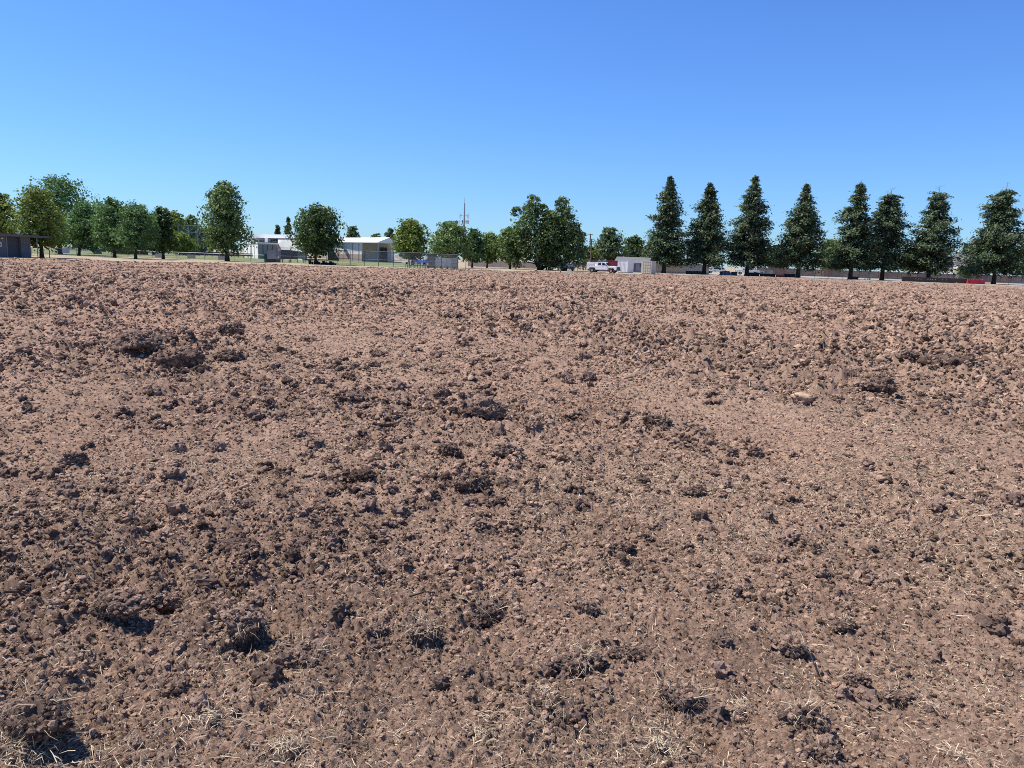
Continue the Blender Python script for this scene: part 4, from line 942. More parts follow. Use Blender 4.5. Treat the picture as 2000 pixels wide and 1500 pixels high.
# ------------------------------------------------------------------ vehicles
def wheel(t, x, y, r=0.38, wd=0.26):
    w_ = MB().tube([(x, y - wd / 2, r), (x, y + wd / 2, r)], r, 18).build('wheel', BLACK, t, bevel=0.0)
    for s in (-1, 1): MB().tube([(x, y + s * wd * 0.5, r), (x, y + s * (wd * 0.5 + 0.012), r)], r * 0.58, 12).build('rim', STEEL, w_)
def body(t, name, poly, w0, mat, bevel=0.05): return MB().side(poly, -w0, w0).build(name, mat, t, bevel=bevel)
def pickup(name, loc, rz, lab, service=False):
    """x forward; length about 5.9 m"""
    t = root(name, loc, rz, lab, 'pickup truck', 'white vehicles at the field edge')
    body(t, 'body', [(-2.95, .55), (-2.55, .55), (-2.35, .9), (-1.35, .9), (-1.15, .5), (1.15, .5), (1.35, .9), (2.3, .9), (2.5, .55), (2.9, .5), (2.95, .85), (2.85, 1.18), (1.25, 1.26), (-2.95, 1.2)], 0.98, WHITE, 0.06)
    body(t, 'cab', [(-1.05, 1.22), (1.22, 1.24), (0.55, 1.86), (0.2, 1.93), (-0.85, 1.92), (-1.05, 1.75)], 0.88, WHITE, 0.07)
    for s in (-1, 1):
        y = s * 0.885
        MB().add([(0.08, y, 1.32), (0.95, y, 1.32), (0.46, y, 1.80), (0.08, y, 1.82)], [(0, 1, 2, 3)]).build('side_window', GLASS, t)
        MB().add([(-0.72, y, 1.34), (-0.12, y, 1.34), (-0.12, y, 1.82), (-0.66, y, 1.80)], [(0, 1, 2, 3)]).build('side_window', GLASS, t)
        d = MB().box(-0.02, 0.99, s * .982 - .006, s * .982 + .006, 0.6, 1.2).build('door', WHITE, t)
        MB().box(0.08, 0.26, s * .992 - .012, s * .992 + .012, 1.08, 1.12).build('handle', DGREY, d)
        MB().box(0.95, 1.12, s * 1.06 - .1, s * 1.06 + .1, 1.28, 1.48).build('mirror', DGREY, t)
        MB().box(2.86, 2.95, s * .74 - .16, s * .74 + .16, 0.92, 1.1).build('headlight', surf('lamp_glass', (.6, .62, .64), .05, 2, .2), t)
        MB().box(-2.97, -2.93, s * .85 - .08, s * .85 + .08, 0.85, 1.15).build('tail_light', RED, t)
        wheel(t, 1.85, s * 0.84); wheel(t, -1.85, s * 0.84)
    MB().add([(1.17, -.78, 1.28), (1.17, .78, 1.28), (0.62, .7, 1.84), (0.62, -.7, 1.84)], [(0, 1, 2, 3)]).build('windscreen', GLASS, t).location.x = 0.03
    MB().box(2.9, 2.99, -.6, .6, 0.72, 1.1).build('grille', DGREY, t); MB().box(2.9, 3.06, -.95, .95, 0.45, 0.68).build('bumper', DSTEEL, t, bevel=.03)
    MB().box(-3.05, -2.94, -.9, .9, 0.5, 0.68).build('rear_bumper', STEEL, t)
    if service:
        for s in (-1, 1):
            b = MB().box(-2.9, -1.5, s * .72 - .26, s * .72 + .26, 1.21, 1.82).build('tool_box', WHITE, t, bevel=.03)
            MB().box(-2.88, -1.6, s * .99 - .004, s * .99 + .004, 1.48, 1.51).build('box_seam', GREYW, b)
            MB().tube([(-1.42, s * .75, 1.2), (-1.42, s * .75, 1.62)], .03, 5).build('rack_post', DSTEEL, t)
        MB().tube([(-1.42, -.75, 1.6), (-1.42, .75, 1.6)], .03, 5).build('rack_bar', DSTEEL, t)
    return t
def z3(px, Y): p = W(px, Y); return (p.x, p.y, 0)
pickup('service_pickup', z3(1178, 137), R(-29), 'white extended-cab pickup with tool boxes in front of the red containers', True)
pickup('parked_pickup', z3(1460, 190), R(168), 'white pickup partly hidden by the trunk of the third redwood')
def suv(name, loc, rz, lab, mat, h=1.75):
    t = root(name, loc, rz, lab, 'car', 'white vehicles at the field edge'); k = h / 1.75
    body(t, 'body', [(-2.3, .5), (-1.9, .45), (-1.75, .8), (-1.0, .8), (-.85, .4), (.9, .4), (1.05, .8), (1.8, .8), (1.95, .42), (2.3, .5), (2.32, .95), (1.2, 1.08), (-2.3, 1.1)], .9, mat, .06)
    body(t, 'cabin', [(-2.2, 1.06), (1.2, 1.04), (.45, 1.62 * k), (0, 1.74 * k), (-1.6, 1.74 * k), (-2.1, 1.5 * k)], .8, mat, .07)
    for s in (-1, 1):
        y = s * .806
        for x0, x1, x2, x3 in ((-.15, .95, .38, -.15), (-1.15, -.3, -.3, -1.15), (-2.0, -1.3, -1.3, -1.7)):
            MB().add([(x0, y, 1.12), (x1, y, 1.12), (x2, y, 1.6 * k), (x3, y, 1.6 * k)], [(0, 1, 2, 3)]).build('side_window', GLASS, t)
        wheel(t, 1.42, s * .78, .34, .22); wheel(t, -1.38, s * .78, .34, .22)
        MB().box(2.28, 2.335, s * .66 - .15, s * .66 + .15, .74, .9).build('headlight', WHITE, t); MB().box(-2.33, -2.28, s * .7 - .1, s * .7 + .1, .8, 1.02).build('tail_light', RED, t)
    MB().add([(1.2, -.7, 1.1), (1.2, .7, 1.1), (.5, .62, 1.62 * k), (.5, -.62, 1.62 * k)], [(0, 1, 2, 3)]).build('windscreen', GLASS, t).location.x = .03
    MB().box(2.3, 2.36, -.5, .5, .55, .72).build('grille', DGREY, t)
    return t
suv('parked_car', z3(1398, 196), R(172), 'white sport utility car parked right of the second redwood trunk', WHITE)
suv('parked_car', z3(1474, 200), R(10), 'pale blue-grey car low behind the third redwood', surf('pale_blue_paint', (.42, .50, .54), .04, 1, .3, spec=.5), 1.45)
suv('parked_car', z3(1104, 150), R(-60), 'silver car half hidden in shade right of the flatbed truck', surf('silver_paint', (.45, .46, .47), .04, 1, .3, spec=.5), 1.6)
def flatbed():
    t = root('flatbed_truck', z3(1078, 147), R(-14), 'white flatbed truck with high sides parked under the twin-topped tree', 'truck', 'white vehicles at the field edge')
    MB().box(-3.3, .9, -1.05, 1.05, .95, 1.1).build('bed_floor', DGREY, t)
    for s in (-1, 1):
        b = MB().box(-3.3, .9, s * 1.05 - .04, s * 1.05 + .04, 1.101, 1.75).build('bed_side', WHITE, t)
        for k in range(5): MB().box(-3.2 + k * .98, -3.1 + k * .98, s * 1.1 - .015, s * 1.1 + .015, 1.12, 1.74).build('stake', OFFW, b)
    MB().box(-3.34, -3.301, -1.05, 1.05, 1.101, 1.75).build('tailgate', WHITE, t); MB().box(.9, .95, -1.05, 1.05, 1.101, 2.0).build('headboard', WHITE, t)
    body(t, 'cab', [(1.05, .6), (3.0, .5), (3.05, 1.2), (2.75, 1.35), (2.45, 2.15), (1.25, 2.2), (1.05, 2.0)], .95, WHITE, .06)
    MB().add([(2.78, -.8, 1.4), (2.78, .8, 1.4), (2.5, .75, 2.05), (2.5, -.75, 2.05)], [(0, 1, 2, 3)]).build('windscreen', GLASS, t).location.x = .04
    for s in (-1, 1):
        MB().add([(1.55, s * .957, 1.4), (2.55, s * .957, 1.4), (2.35, s * .957, 2.02), (1.55, s * .957, 2.02)], [(0, 1, 2, 3)]).build('side_window', GLASS, t)
        MB().box(2.6, 2.75, s * 1.1 - .1, s * 1.1 + .1, 1.4, 1.8).build('mirror', DGREY, t); MB().box(3.0, 3.07, s * .7 - .15, s * .7 + .15, .75, .95).build('headlight', OFFW, t)
        wheel(t, 2.2, s * .82, .42, .26); wheel(t, -2.1, s * .78, .42, .5)
    MB().box(-3.2, 2.9, -.4, .4, .55, .9).build('chassis', BLACK, t); MB().box(3.0, 3.12, -.9, .9, .42, .65).build('bumper', DGREY, t)
flatbed()

# ------------------------------------------------------------------ containers and sheds right of centre
def container(name, lab, px0, px1, Y0, Y1, ytop, mat, depth=2.44, ribs=0, doors=False, group='containers by the pickup', cols=None):
    a, b = W(px0, Y0), W(px1, Y1); d = b - a; L = math.hypot(d.x, d.y); h = ZT(px0, ytop, Y0); t = root(name, a, math.atan2(d.y, d.x), lab, 'container', group)
    MB().box(0, L, 0, depth, 0.08, h).build('shell', mat, t); MB().box(.05, L - .05, .05, depth - .05, 0, .079).build('skid', DGREY, t)
    MB().box(-.03, L + .03, -.03, depth + .03, h + .001, h + .1).build('roof_rail', mat, t)
    for x in (0, L): MB().box(x - .06, x + .06, -.05, -.003, .08, h).build('corner_post', mat, t)
    for k in range(ribs):
        x = L * (k + .5) / ribs; MB().box(x - L / ribs * .25, x + L / ribs * .25, -.04, -.003, .2, h - .15).build('rib', cols[k] if cols else mat, t)
    if doors:
        for k in range(2):
            x0 = .08 + k * (L / 2 - .06); dd = MB().box(x0, x0 + L / 2 - .12, -.05, -.003, .16, h - .1).build('door', mat, t)
            for zz in (.55, 1.1, 1.65, 2.2): MB().box(x0 + .05, x0 + L / 2 - .17, -.075, -.051, zz, zz + .07).build('door_bar', surf('dull_cream', (.5, .46, .36), .05), dd)
            for xx in (.25, .7): MB().tube([(x0 + xx, -.09, .2), (x0 + xx, -.09, h - .15)], .022, 5).build('lock_rod', STEEL, dd)
    return t
RB = [surf('faded_purple_red', (.30, .12, .17), .1), surf('faded_purple_red2', (.30, .12, .17), .1), WHITE, surf('grey_blue', (.28, .34, .40), .08), surf('grey_blue2', (.28, .34, .40), .08)]
container('shipping_container', 'faded red and purple shipping container end-on behind the pickup', 1151, 1170, 158, 158, 509.3, RB[0], ribs=8)
container('shipping_container', 'blue-grey shipping container between two red ones behind the pickup', 1170.5, 1185, 158, 158, 509.3, RB[3], ribs=6)
container('shipping_container', 'bright red shipping container right behind the pickup cab', 1185.5, 1205.5, 157, 156, 509.5, REDST, ribs=9)
container('white_shed', 'white metal shed with double door right of the pickup', 1206.3, 1224.8, 147, 145.7, 510, surf('white_sheet', (.74, .75, .78), .04), ribs=7)
container('cream_container', 'cream container with barred doors left of the first redwood', 1252.5, 1271, 143.3, 142.3, 510, CREAM, doors=True)
def greyhut():
    a, b = W(1203, 162), W(1264, 160); d = b - a; L = math.hypot(d.x, d.y); h = ZT(1230, 512, 161); t = root('grey_hut', a, math.atan2(d.y, d.x), 'low grey hut with shingle roof between white shed and cream container', 'hut')
    MB().box(0, L, 0, 5, 0, h).build('wall', surf('grey_blue_wall', (.30, .31, .36), .06), t)
    MB().side([(-.3, 0), (0, 0)], 0, 1) if False else None
    r0 = ZT(1230, 503, 164); MB().add([(-.4, -.5, h + .005), (L + .4, -.5, h + .005), (L + .4, 2.5, r0), (-.4, 2.5, r0), (L + .4, 5.5, h + .005), (-.4, 5.5, h + .005), (-.4, -.5, h + .12), (L + .4, -.5, h + .12), (L + .4, 2.5, r0 + .12), (-.4, 2.5, r0 + .12), (L + .4, 5.5, h + .12), (-.4, 5.5, h + .12)],
        [(6, 7, 8, 9), (9, 8, 10, 11), (0, 3, 2, 1), (3, 5, 4, 2), (0, 1, 7, 6), (4, 5, 11, 10), (1, 2, 4, 10, 8, 7), (0, 6, 9, 11, 5, 3)]).build('roof', ASPH, t)
    MB().box(-.41, L + .41, -.56, -.505, h - .1, h + .12).build('gutter', WHITE, t)
    x = L * .55; MB().box(x, x + .5, -.05, -.003, .3, 1.7).build('door', surf('slate_door', (.14, .15, .18), .1), t); MB().box(x + 1.4, x + 2.0, -.05, -.003, 1.1, 1.8).build('window', GLASS, t)
greyhut()
slab('metal_wall', 'long pale grey sheet-metal wall behind the first two redwoods', 'wall', 1276, 1384, 172, 174, 513.5, 532, surf('grey_sheet', (.44, .46, .50), .05, .6), 0.12, n=11, z0=0)
# things lying along the edge under the redwoods
def low_box(name, lab, cat, px0, px1, Y, h, mat, dep=1.6, group='low things under the redwoods', top=None):
    a = W(px0, Y); L = (px1 - px0) * Y / FPX; t = root(name, a, 0, lab, cat, group)
    MB().side([(0.06, 0), (L - .06, 0), (L, h), (0, h)], 0, dep).build('body', mat, t, bevel=.02)
    MB().box(-.05, L + .05, -.05, dep + .05, h + .001, h + .07).build('rim', top or mat, t)
    for x in (L * .3, L * .7): MB().box(x - .04, x + .04, -.03, .02, .05, h - .02).build('stiffener', mat, t)
    return t
low_box('skip_bin', 'low dark green skip bin left of the second redwood trunk', 'bin', 1342, 1370, 162, .62, surf('dark_green_steel', (.03, .045, .04), .15, 2))
low_box('skip_bin', 'small dark green bin next to the blue-grey heap', 'bin', 1430, 1440, 162.5, .72, surf('dark_green_steel2', (.035, .055, .05), .15, 2), 1.0)
low_box('planter_box', 'black planter box right of the third redwood trunk', 'planter', 1464, 1483, 162.5, .72, BLACK, 1.2)
low_box('planter_box', 'long black planter box left of the small red barrier', 'planter', 1487, 1514, 162.5, .55, BLACK, 1.2)
low_box('planter_box', 'black planter box right of the small red barrier', 'planter', 1534, 1553, 162.5, .68, BLACK, 1.2)
low_box('planter_box', 'small reddish-black box right of the fifth redwood trunk', 'planter', 1666, 1676.5, 162, .55, surf('dark_red_brown', (.05, .025, .022), .2, 2), 1.0)
def heap():
    a = W(1404, 162.5); L = 27 * 162.5 / FPX; q = random.Random(9); t = root('covered_heap', a, 0, 'blue-grey sheet-covered heap between second and third redwood', 'heap', 'low things under the redwoods'); n = 12; v = []
    for k in range(n + 1):
        s = k / n; h = .95 * (1 - abs(2 * s - 1) ** 3) * (1 + q.uniform(-.08, .08)) + .02; v += [(L * s, -.9, 0), (L * s, -.5, h * .8), (L * s, .1, h), (L * s, .9, 0)]
    MB().add(v, [(4*k+j, 4*k+4+j, 4*k+5+j, 4*k+1+j) for k in range(n) for j in range(3)]).build('cover_sheet', surf('blue_grey_sheet', (.075, .085, .105), .15, 2), t)
    for s in (.25, .5, .75): MB().tube([(L * s, -.93, .02), (L * s, -.5, .80), (L * s, .1, 1.0), (L * s, .93, .02)], .02, 4).build('rope', OFFW, t)
heap()
def barrier(lab, px, Y, L=0.95, rz=0.0, h=.95):
    o = W(px, Y); t = root('water_barrier', o, rz, lab, 'barrier', 'red plastic barriers')
    MB().add([(-L/2, -.25, 0), (L/2, -.25, 0), (L/2, .25, 0), (-L/2, .25, 0), (-L/2, -.22, .3), (L/2, -.22, .3), (L/2, .22, .3), (-L/2, .22, .3), (-L/2 + .04, -.1, h), (L/2 - .04, -.1, h), (L/2 - .04, .1, h), (-L/2 + .04, .1, h)],
             [(3, 2, 1, 0)] + [(a + i, a + (i + 1) % 4, a + 4 + (i + 1) % 4, a + 4 + i) for a in (0, 4) for i in range(4)] + [(8, 9, 10, 11)]).build('shell', RED, t, bevel=.03)
    MB().box(-L * .2, L * .2, -.245, -.2, .1, .22).build('fork_slot', surf('dark_red', (.2, .015, .02), .1), t); MB().tube([(0, 0, h - .01), (0, 0, h + .04)], .06, 8).build('filler_cap', WHITE, t)
    return t
for k, px in enumerate((1892.5, 1901, 1909.5, 1918)): barrier(['first', 'second', 'third', 'fourth and last'][k] + ' red plastic barrier from the left, at the end of the brown boards', px, 158, .94)
barrier('lone small red plastic barrier between black planters under the redwoods', 1524, 163, 1.9, 0, .55)
def boards():
    a, b = W(1762, 160), W(1887, 158.5); d = b - a; L = math.hypot(d.x, d.y); t = root('board_wall', a, math.atan2(d.y, d.x), 'long low dark brown board wall with white spots by the seventh redwood', 'wall')
    n = 11
    for k in range(n): MB().box(L * k / n + .015, L * (k + 1) / n - .015, 0, .12, .02, 1.0).build('board_panel', BROWN, t)
    for k in range(n + 1): MB().box(L * k / n - .05, L * k / n + .05, -.03, .15, 0, 1.04).build('post', BROWN, t)
    for k in (2.3, 2.8, 3.2, 4.4, 4.8, 5.2, 5.7, 6.9, 7.6, 9.0): MB().box(L * k / n - .06, L * k / n + .06, -.012, -.001, .55, .68).build('white_spot', OFFW, t)
boards()
def standpipe():
    o = W(1694, 168); t = root('standpipe', o, 0, 'white standpipe with a leaning strut right of the fifth redwood', 'pipe')
    MB().tube([(0.5, 0, -.05), (.5, 0, 4.6)], .1, 8).build('riser', WHITE, t); MB().tube([(-.5, .2, -.05), (-.1, .2, 2.2)], .09, 8).build('strut', WHITE, t)
    MB().tube([(0.1, 0, -.05), (.1, 0, .9), (.5, 0, 1.3)], .11, 8).build('elbow', WHITE, t); MB().box(.35, .65, -.12, .12, 1.75, 1.95).build('valve_box', GREYW, t)
standpipe()
def goal():
    o = W(1866, 176); t = root('gate_frame', o, 0, 'pale steel gate frame left of the young white-trunked tree', 'gate')
    for x in (-1.2, .0, .45): MB().tube([(x, 0, -.05), (x, 0, 2.3)], .05, 6).build('post', STEEL if x < 0 else WHITE, t)
    MB().tube([(-1.2, 0, 2.28), (.45, 0, 2.28)], .045, 6).build('top_bar', STEEL, t)
goal()
# wooden boundary fence on the right
def wood_fence():
    pts = [W(1478, 214), W(1640, 212), W(1810, 208), W(2080, 200)]; c = pts[0]; t = root('wood_fence', c, 0, 'long weathered wooden fence behind the pale lot on the right', 'fence'); q = random.Random(3); k0 = 0
    for a, b in zip(pts[:-1], pts[1:]):
        d = b - a; n = round(d.length / 2.5)
        for k in range(n):
            p, r_ = a + d * (k / n) - c, a + d * ((k + 1) / n) - c; u = (r_ - p) / 10; h = 1.95 + q.uniform(-.06, .06); m = MB(); nn = Vector((-u.y, u.x, 0)).normalized() * .03
            for j in range(10):
                s, e = p + u * (j + .04), p + u * (j + .96); hh = h + q.uniform(-.03, .03)
                m.prism([(s.x, s.y), (e.x, e.y), (e.x + nn.x, e.y + nn.y), (s.x + nn.x, s.y + nn.y)], 0, hh)
            m.build('fence_panel', FENCEW if q.random() < .8 else FW2, t); MB().box(p.x - .06, p.x + .06, p.y + .04, p.y + .16, 0, 2.0).build('post', FENCEW, t)
FW2 = surf('redder_fence_wood', (.24, .15, .12), .2, 3, .95)
wood_fence()
def house():
    o = W(1866, 232); L = 62 * 232 / FPX; h = ZT(1880, 512, 232); rt = ZT(1880, 492.5, 236)
    t = root('house', o, 0, 'grey-roofed house with white wall and chimney behind the right fence', 'house')
    MB().box(0.3, L, 0, 8, 0, h).build('wall', surf('house_wall', (.60, .58, .55), .04), t)
    MB().add([(-.3, -.5, h + .01), (L + .4, -.5, h + .01), (L + .4, 8.5, h + .01), (-.3, 8.5, h + .01), (2.2, 4, rt), (L - 1, 4, rt)], [(3, 2, 1, 0), (0, 1, 5, 4), (1, 2, 5), (2, 3, 4, 5), (3, 0, 4)]).build('roof', ASPH, t)
    MB().box(2.0, 2.9, 3.6, 4.6, rt - 1.2, rt + .5).build('chimney', OFFW, t); MB().box(3.2, 4.6, -.06, -.004, h - 1.6, h - .5).build('window', GLASS, t)
    MB().box(1.6, L - 3, -3.0, -.2, h - .95, h - .75).build('patio_roof', WHITE, t)
    for x in (1.8, L - 3.2): MB().box(x, x + .15, -2.9, -2.75, 0, h - .951).build('patio_post', WHITE, t)
house()
for lab, px0, px1, Y, yt, yr in (('low pale roof of a far house left of the fourth redwood', 1508, 1538, 240, 520, 517.5), ('low pale roof of a far house right of the fourth redwood', 1608, 1640, 240, 523, 520), ('far house roof over the fence left of the seventh redwood', 1788, 1812, 240, 527, 523)):
    o = W(px0, Y); L = (px1 - px0) * Y / FPX; h = ZT(px0, yt, Y); t = root('house', o, 0, lab, 'house', 'far houses beyond the fence')
    MB().box(.2, L - .2, 0, 6, 0, h).build('wall', OFFW, t); MB().add([(0, -.4, h + .01), (L, -.4, h + .01), (L, 6.4, h + .01), (0, 6.4, h + .01), (.8, 3, h + 1.1), (L - .8, 3, h + 1.1)], [(3, 2, 1, 0), (0, 1, 5, 4), (1, 2, 5), (2, 3, 4, 5), (3, 0, 4)]).build('roof', surf('pale_shingle', (.34, .33, .32), .1, 1), t)

# ------------------------------------------------------------------ single clumps, stones, tufts and sticks that stand out on the field
def fibres(n, q, c, sx, sy, sz, ln, wd, lo=-0.3, hi=1.0):
    d = q.normal(size=(n, 3)); d /= np.linalg.norm(d, axis=1)[:, None]; d = d[(d[:, 2] > lo) & (d[:, 2] < hi)]; n = len(d)
    b = d * np.array([sx, sy, sz]) * 0.9 + np.array(c); t = d * 0.6 + q.normal(size=(n, 3)) * 0.6; t /= np.linalg.norm(t, axis=1)[:, None]
    L = q.uniform(ln[0], ln[1], n)
    return strips(b, t, L, q.uniform(wd[0], wd[1], n), q.normal(size=(n, 3)) * (L * 0.35)[:, None] - np.array([0, 0, 1]) * (L * 0.25)[:, None], q.uniform(0, 1, n))
def clump(name, label, cat, px, py, wpx, seed, mat, tall=0.5, deep=0.7, facets=7, rough=0.24, grass=0, roots=60, sink=0.0, tilt=0.25, group=None):
    q = np.random.default_rng(seed); g = G(px, py, 0.12); dist = (g - CAMP).length; w_ = wpx * (0.98 if cat == 'sod' else 0.9) * dist / FPX / 2
    h, _ = height(np.array([g.x]), np.array([g.y])); h = float(h[0])
    t = root(name, (g.x, g.y, h), q.uniform(-0.5, 0.5), label, cat, group)
    v, f = clod_shape(4, seed, facets, rough, 0.85); v = v * np.array([w_, w_ * deep, w_ * tall])
    c, s_ = math.cos(tilt), math.sin(tilt); y = v[:, 1] * c - v[:, 2] * s_; z = v[:, 1] * s_ + v[:, 2] * c; v = np.stack([v[:, 0], y, z + w_ * tall * (0.55 - sink)], 1)
    v[:, 2] = np.maximum(v[:, 2], -0.09)
    np_mesh('clump_body' if cat != 'stone' else 'stone_body', v, f, mat, None, t, smooth=False)
    coat(v, Matrix.LocRotScale(t.location, t.rotation_euler, None), min(w_ * 0.11, 0.0016 * dist + 0.004), 420 if cat == 'sod' else 90, q)
    k = min(1.6, max(0.7, dist / 4))
    if roots:
        a, b, c_ = fibres(roots * 2, q, (0, 0, w_ * tall * .5), w_, w_ * deep, w_ * tall, (w_ * .12, w_ * .5), (0.0010 * k, 0.0022 * k), -0.9, 0.6); np_mesh('root_fibres', a, b, M_ROOT, {'tint': c_}, t)['kind'] = 'stuff'
    if grass:
        a, b, c_ = fibres(grass * 3, q, (0, 0, w_ * tall * .6), w_, w_ * deep, w_ * tall, (w_ * .2, w_ * .7), (0.0014 * k, 0.0034 * k), 0.15, 1.0); np_mesh('dry_grass', a, b, M_STRAW, {'tint': c_ * .7 + .3}, t)['kind'] = 'stuff'
    return t
SG = 'sods turned up on the tilled field'; TG = 'pale stones on the tilled field'
for i, (px, py, w_, lab, kw) in enumerate([
    (262, 694, 104, 'large dark sod mound in the left middle distance', dict(tall=.42, grass=20)),
    (350, 716, 84, 'arched black sod overhanging a hollow beside the large mound', dict(tall=.5, tilt=.6, sink=-.05)),
    (452, 664, 55, 'shaggy rounded sod just behind the large dark mound', dict(tall=.6, grass=15)),
    (448, 700, 52, 'dark sod with a flat pale top right of the black hollow', dict(tall=.5, tilt=.5)),
    (860, 770, 48, 'blocky brown lump with a black hollow under it, centre left', dict(tall=.75, tilt=.45, facets=6, rough=.14, roots=20, sink=-.15)),
    (945, 815, 70, 'crumbly dark sod heap in the centre of the field', dict(tall=.55, rough=.34)),
    (1040, 838, 38, 'small round dark sod right of the crumbly heap', dict(tall=.7)),
    (985, 882, 46, 'round sod with straw on its crown near the centre', dict(tall=.75, grass=20)),
    (880, 880, 42, 'narrow upright dark sod left of the round straw-crowned one', dict(tall=.8, deep=.5)),
    (925, 952, 60, 'grey-brown sod with a thin stick leaning on it', dict(tall=.7, grass=8)),
    (705, 935, 62, 'low black-sided sod left of the one with the stick', dict(tall=.5, tilt=.5)),
    (735, 850, 45, 'black ragged sod above the low one, left of centre', dict(tall=.5)),
    (140, 897, 48, 'dark sod alone near the left edge of the middle field', dict(tall=.6)),
    (955, 1175, 100, 'wide overhanging black sod with dry grass on top, lower centre', dict(tall=.5, tilt=.6, grass=80, roots=150, sink=-.1)),
    (740, 1228, 60, 'dark matted sod left of a straw-fringed one, lower centre', dict(tall=.6, grass=20, roots=110)),
    (825, 1243, 70, 'sod with a fringe of pale straw hanging down its side', dict(tall=.65, grass=110, roots=120)),
    (470, 1240, 95, 'sod arched over a black hole, lower left', dict(tall=.5, tilt=.6, grass=30, roots=150, sink=-.1)),
    (230, 1215, 80, 'rough dark sod near the left, beside a leaning slab', dict(tall=.6, roots=160, grass=20)),
    (318, 1180, 60, 'leaning sod slab with a deep black shadow behind, lower left', dict(tall=.9, deep=.45, tilt=.35, roots=80)),
    (75, 1450, 120, 'big black sod in the bottom left corner', dict(tall=.6, roots=260, grass=50)),
    (30, 1395, 55, 'black sod at the left edge above the corner one', dict(tall=.5, roots=90)),
    (600, 1272, 85, 'flat hairy sod right of the arched one', dict(tall=.4, roots=200, grass=40)),
    (1085, 1380, 95, 'black-faced sod capped with bright straw, bottom centre', dict(tall=.5, tilt=.55, grass=120, roots=160, sink=-.08)),
    (1145, 1182, 45, 'small dark sod with a pale stalk across it, centre right', dict(tall=.6, grass=12, roots=60)),
    (1130, 1290, 85, 'grass-topped sod with a dark front right of centre', dict(tall=.45, tilt=.5, grass=90, roots=120)),
    (1225, 1272, 55, 'low dark sod behind and right of the grass-topped one', dict(tall=.45, roots=90, grass=20)),
    (1330, 1360, 100, 'broad rough sod right of the bottom centre', dict(tall=.45, roots=200, grass=40)),
    (1650, 1208, 45, 'black hairy sod in the right foreground, uppermost there', dict(tall=.65, roots=110, grass=25)),
    (1545, 1250, 62, 'ragged dark sod left of the uppermost hairy one', dict(tall=.5, roots=140, grass=20)),
    (1672, 1308, 50, 'upright dark sod below the ragged one, right foreground', dict(tall=.8, roots=100, grass=12)),
    (1750, 1332, 58, 'bristly dark sod right of the upright one', dict(tall=.55, roots=150, grass=25)),
    (1570, 1415, 85, 'large bristly sod low in the right foreground', dict(tall=.55, roots=220, grass=50)),
    (1605, 1470, 55, 'small black sod at the bottom edge right of centre', dict(tall=.5, roots=110, grass=20)),
    (1848, 722, 85, 'large dark broken sod on the right of the middle field', dict(tall=.55, rough=.34)),
    (1772, 708, 36, 'small black sod left of the large broken one', dict(tall=.6)),
    (1280, 826, 62, 'low straw-topped sod right of the centre', dict(tall=.45, grass=40)),
    (1475, 880, 34, 'small dark round sod right of centre', dict(tall=.8)),
    (1715, 770, 60, 'reddish cluster lump behind the pale boulder', dict(tall=.5)),
    (1360, 953, 45, 'thin dark sod lying flat in the centre right', dict(tall=.35)),
    (1210, 1052, 45, 'dark sod below the thin flat one', dict(tall=.5)),
    (1480, 1075, 40, 'dark crumbly sod lower right of centre', dict(tall=.5)),
    (635, 990, 50, 'dark flat sod left of the one with the stick, lower', dict(tall=.4)),
    (470, 1080, 70, 'rough sod above the pale flat stone on the left', dict(tall=.4, roots=100)),
    (680, 1440, 75, 'bottom sod with a black hole left of centre', dict(tall=.5, tilt=.5, roots=160, grass=40)),
    (330, 1335, 70, 'hairy black sod low left between stone slab and grass tuft', dict(tall=.5, roots=190, grass=15)),
]): clump('sod_clump', lab, 'sod', px, py, w_, 3000 + i * 7, M_SOD, group=SG, **kw)
for i, (px, py, w_, lab, kw) in enumerate([
    (1572, 782, 52, 'pale angular boulder with a black shadow on the right of the field', dict(tall=.8, tilt=.3)),
    (1590, 945, 50, 'pale lumpy stone in the right middle field', dict(tall=.6)),
    (1738, 888, 40, 'flat pale stone flake on the right', dict(tall=.22)),
    (1905, 918, 50, 'long pale slab stone near the right edge', dict(tall=.25)),
    (1832, 845, 30, 'small pale stone up right of the flake', dict(tall=.4)),
    (135, 1335, 50, 'tilted buff slab stone in the lower left', dict(tall=.4, tilt=.4)),
    (460, 1105, 50, 'flat pinkish stone left of centre', dict(tall=.22)),
    (1333, 1155, 18, 'small round pale stone right of centre', dict(tall=.8)),
    (1128, 1248, 18, 'small pinkish stone beside the grass-topped sod', dict(tall=.8)),
    (1090, 992, 16, 'tiny pale stone below the centre', dict(tall=.7)),
    (1145, 845, 26, 'orange stone in the centre of the field', dict(tall=.6)),
    (385, 858, 30, 'orange-buff stone left of centre', dict(tall=.5)),
]): clump('field_stone', lab, 'stone', px, py, w_, 5000 + i * 7, M_STONE, facets=13, rough=.06, roots=0, sink=.05, group=TG, **kw)
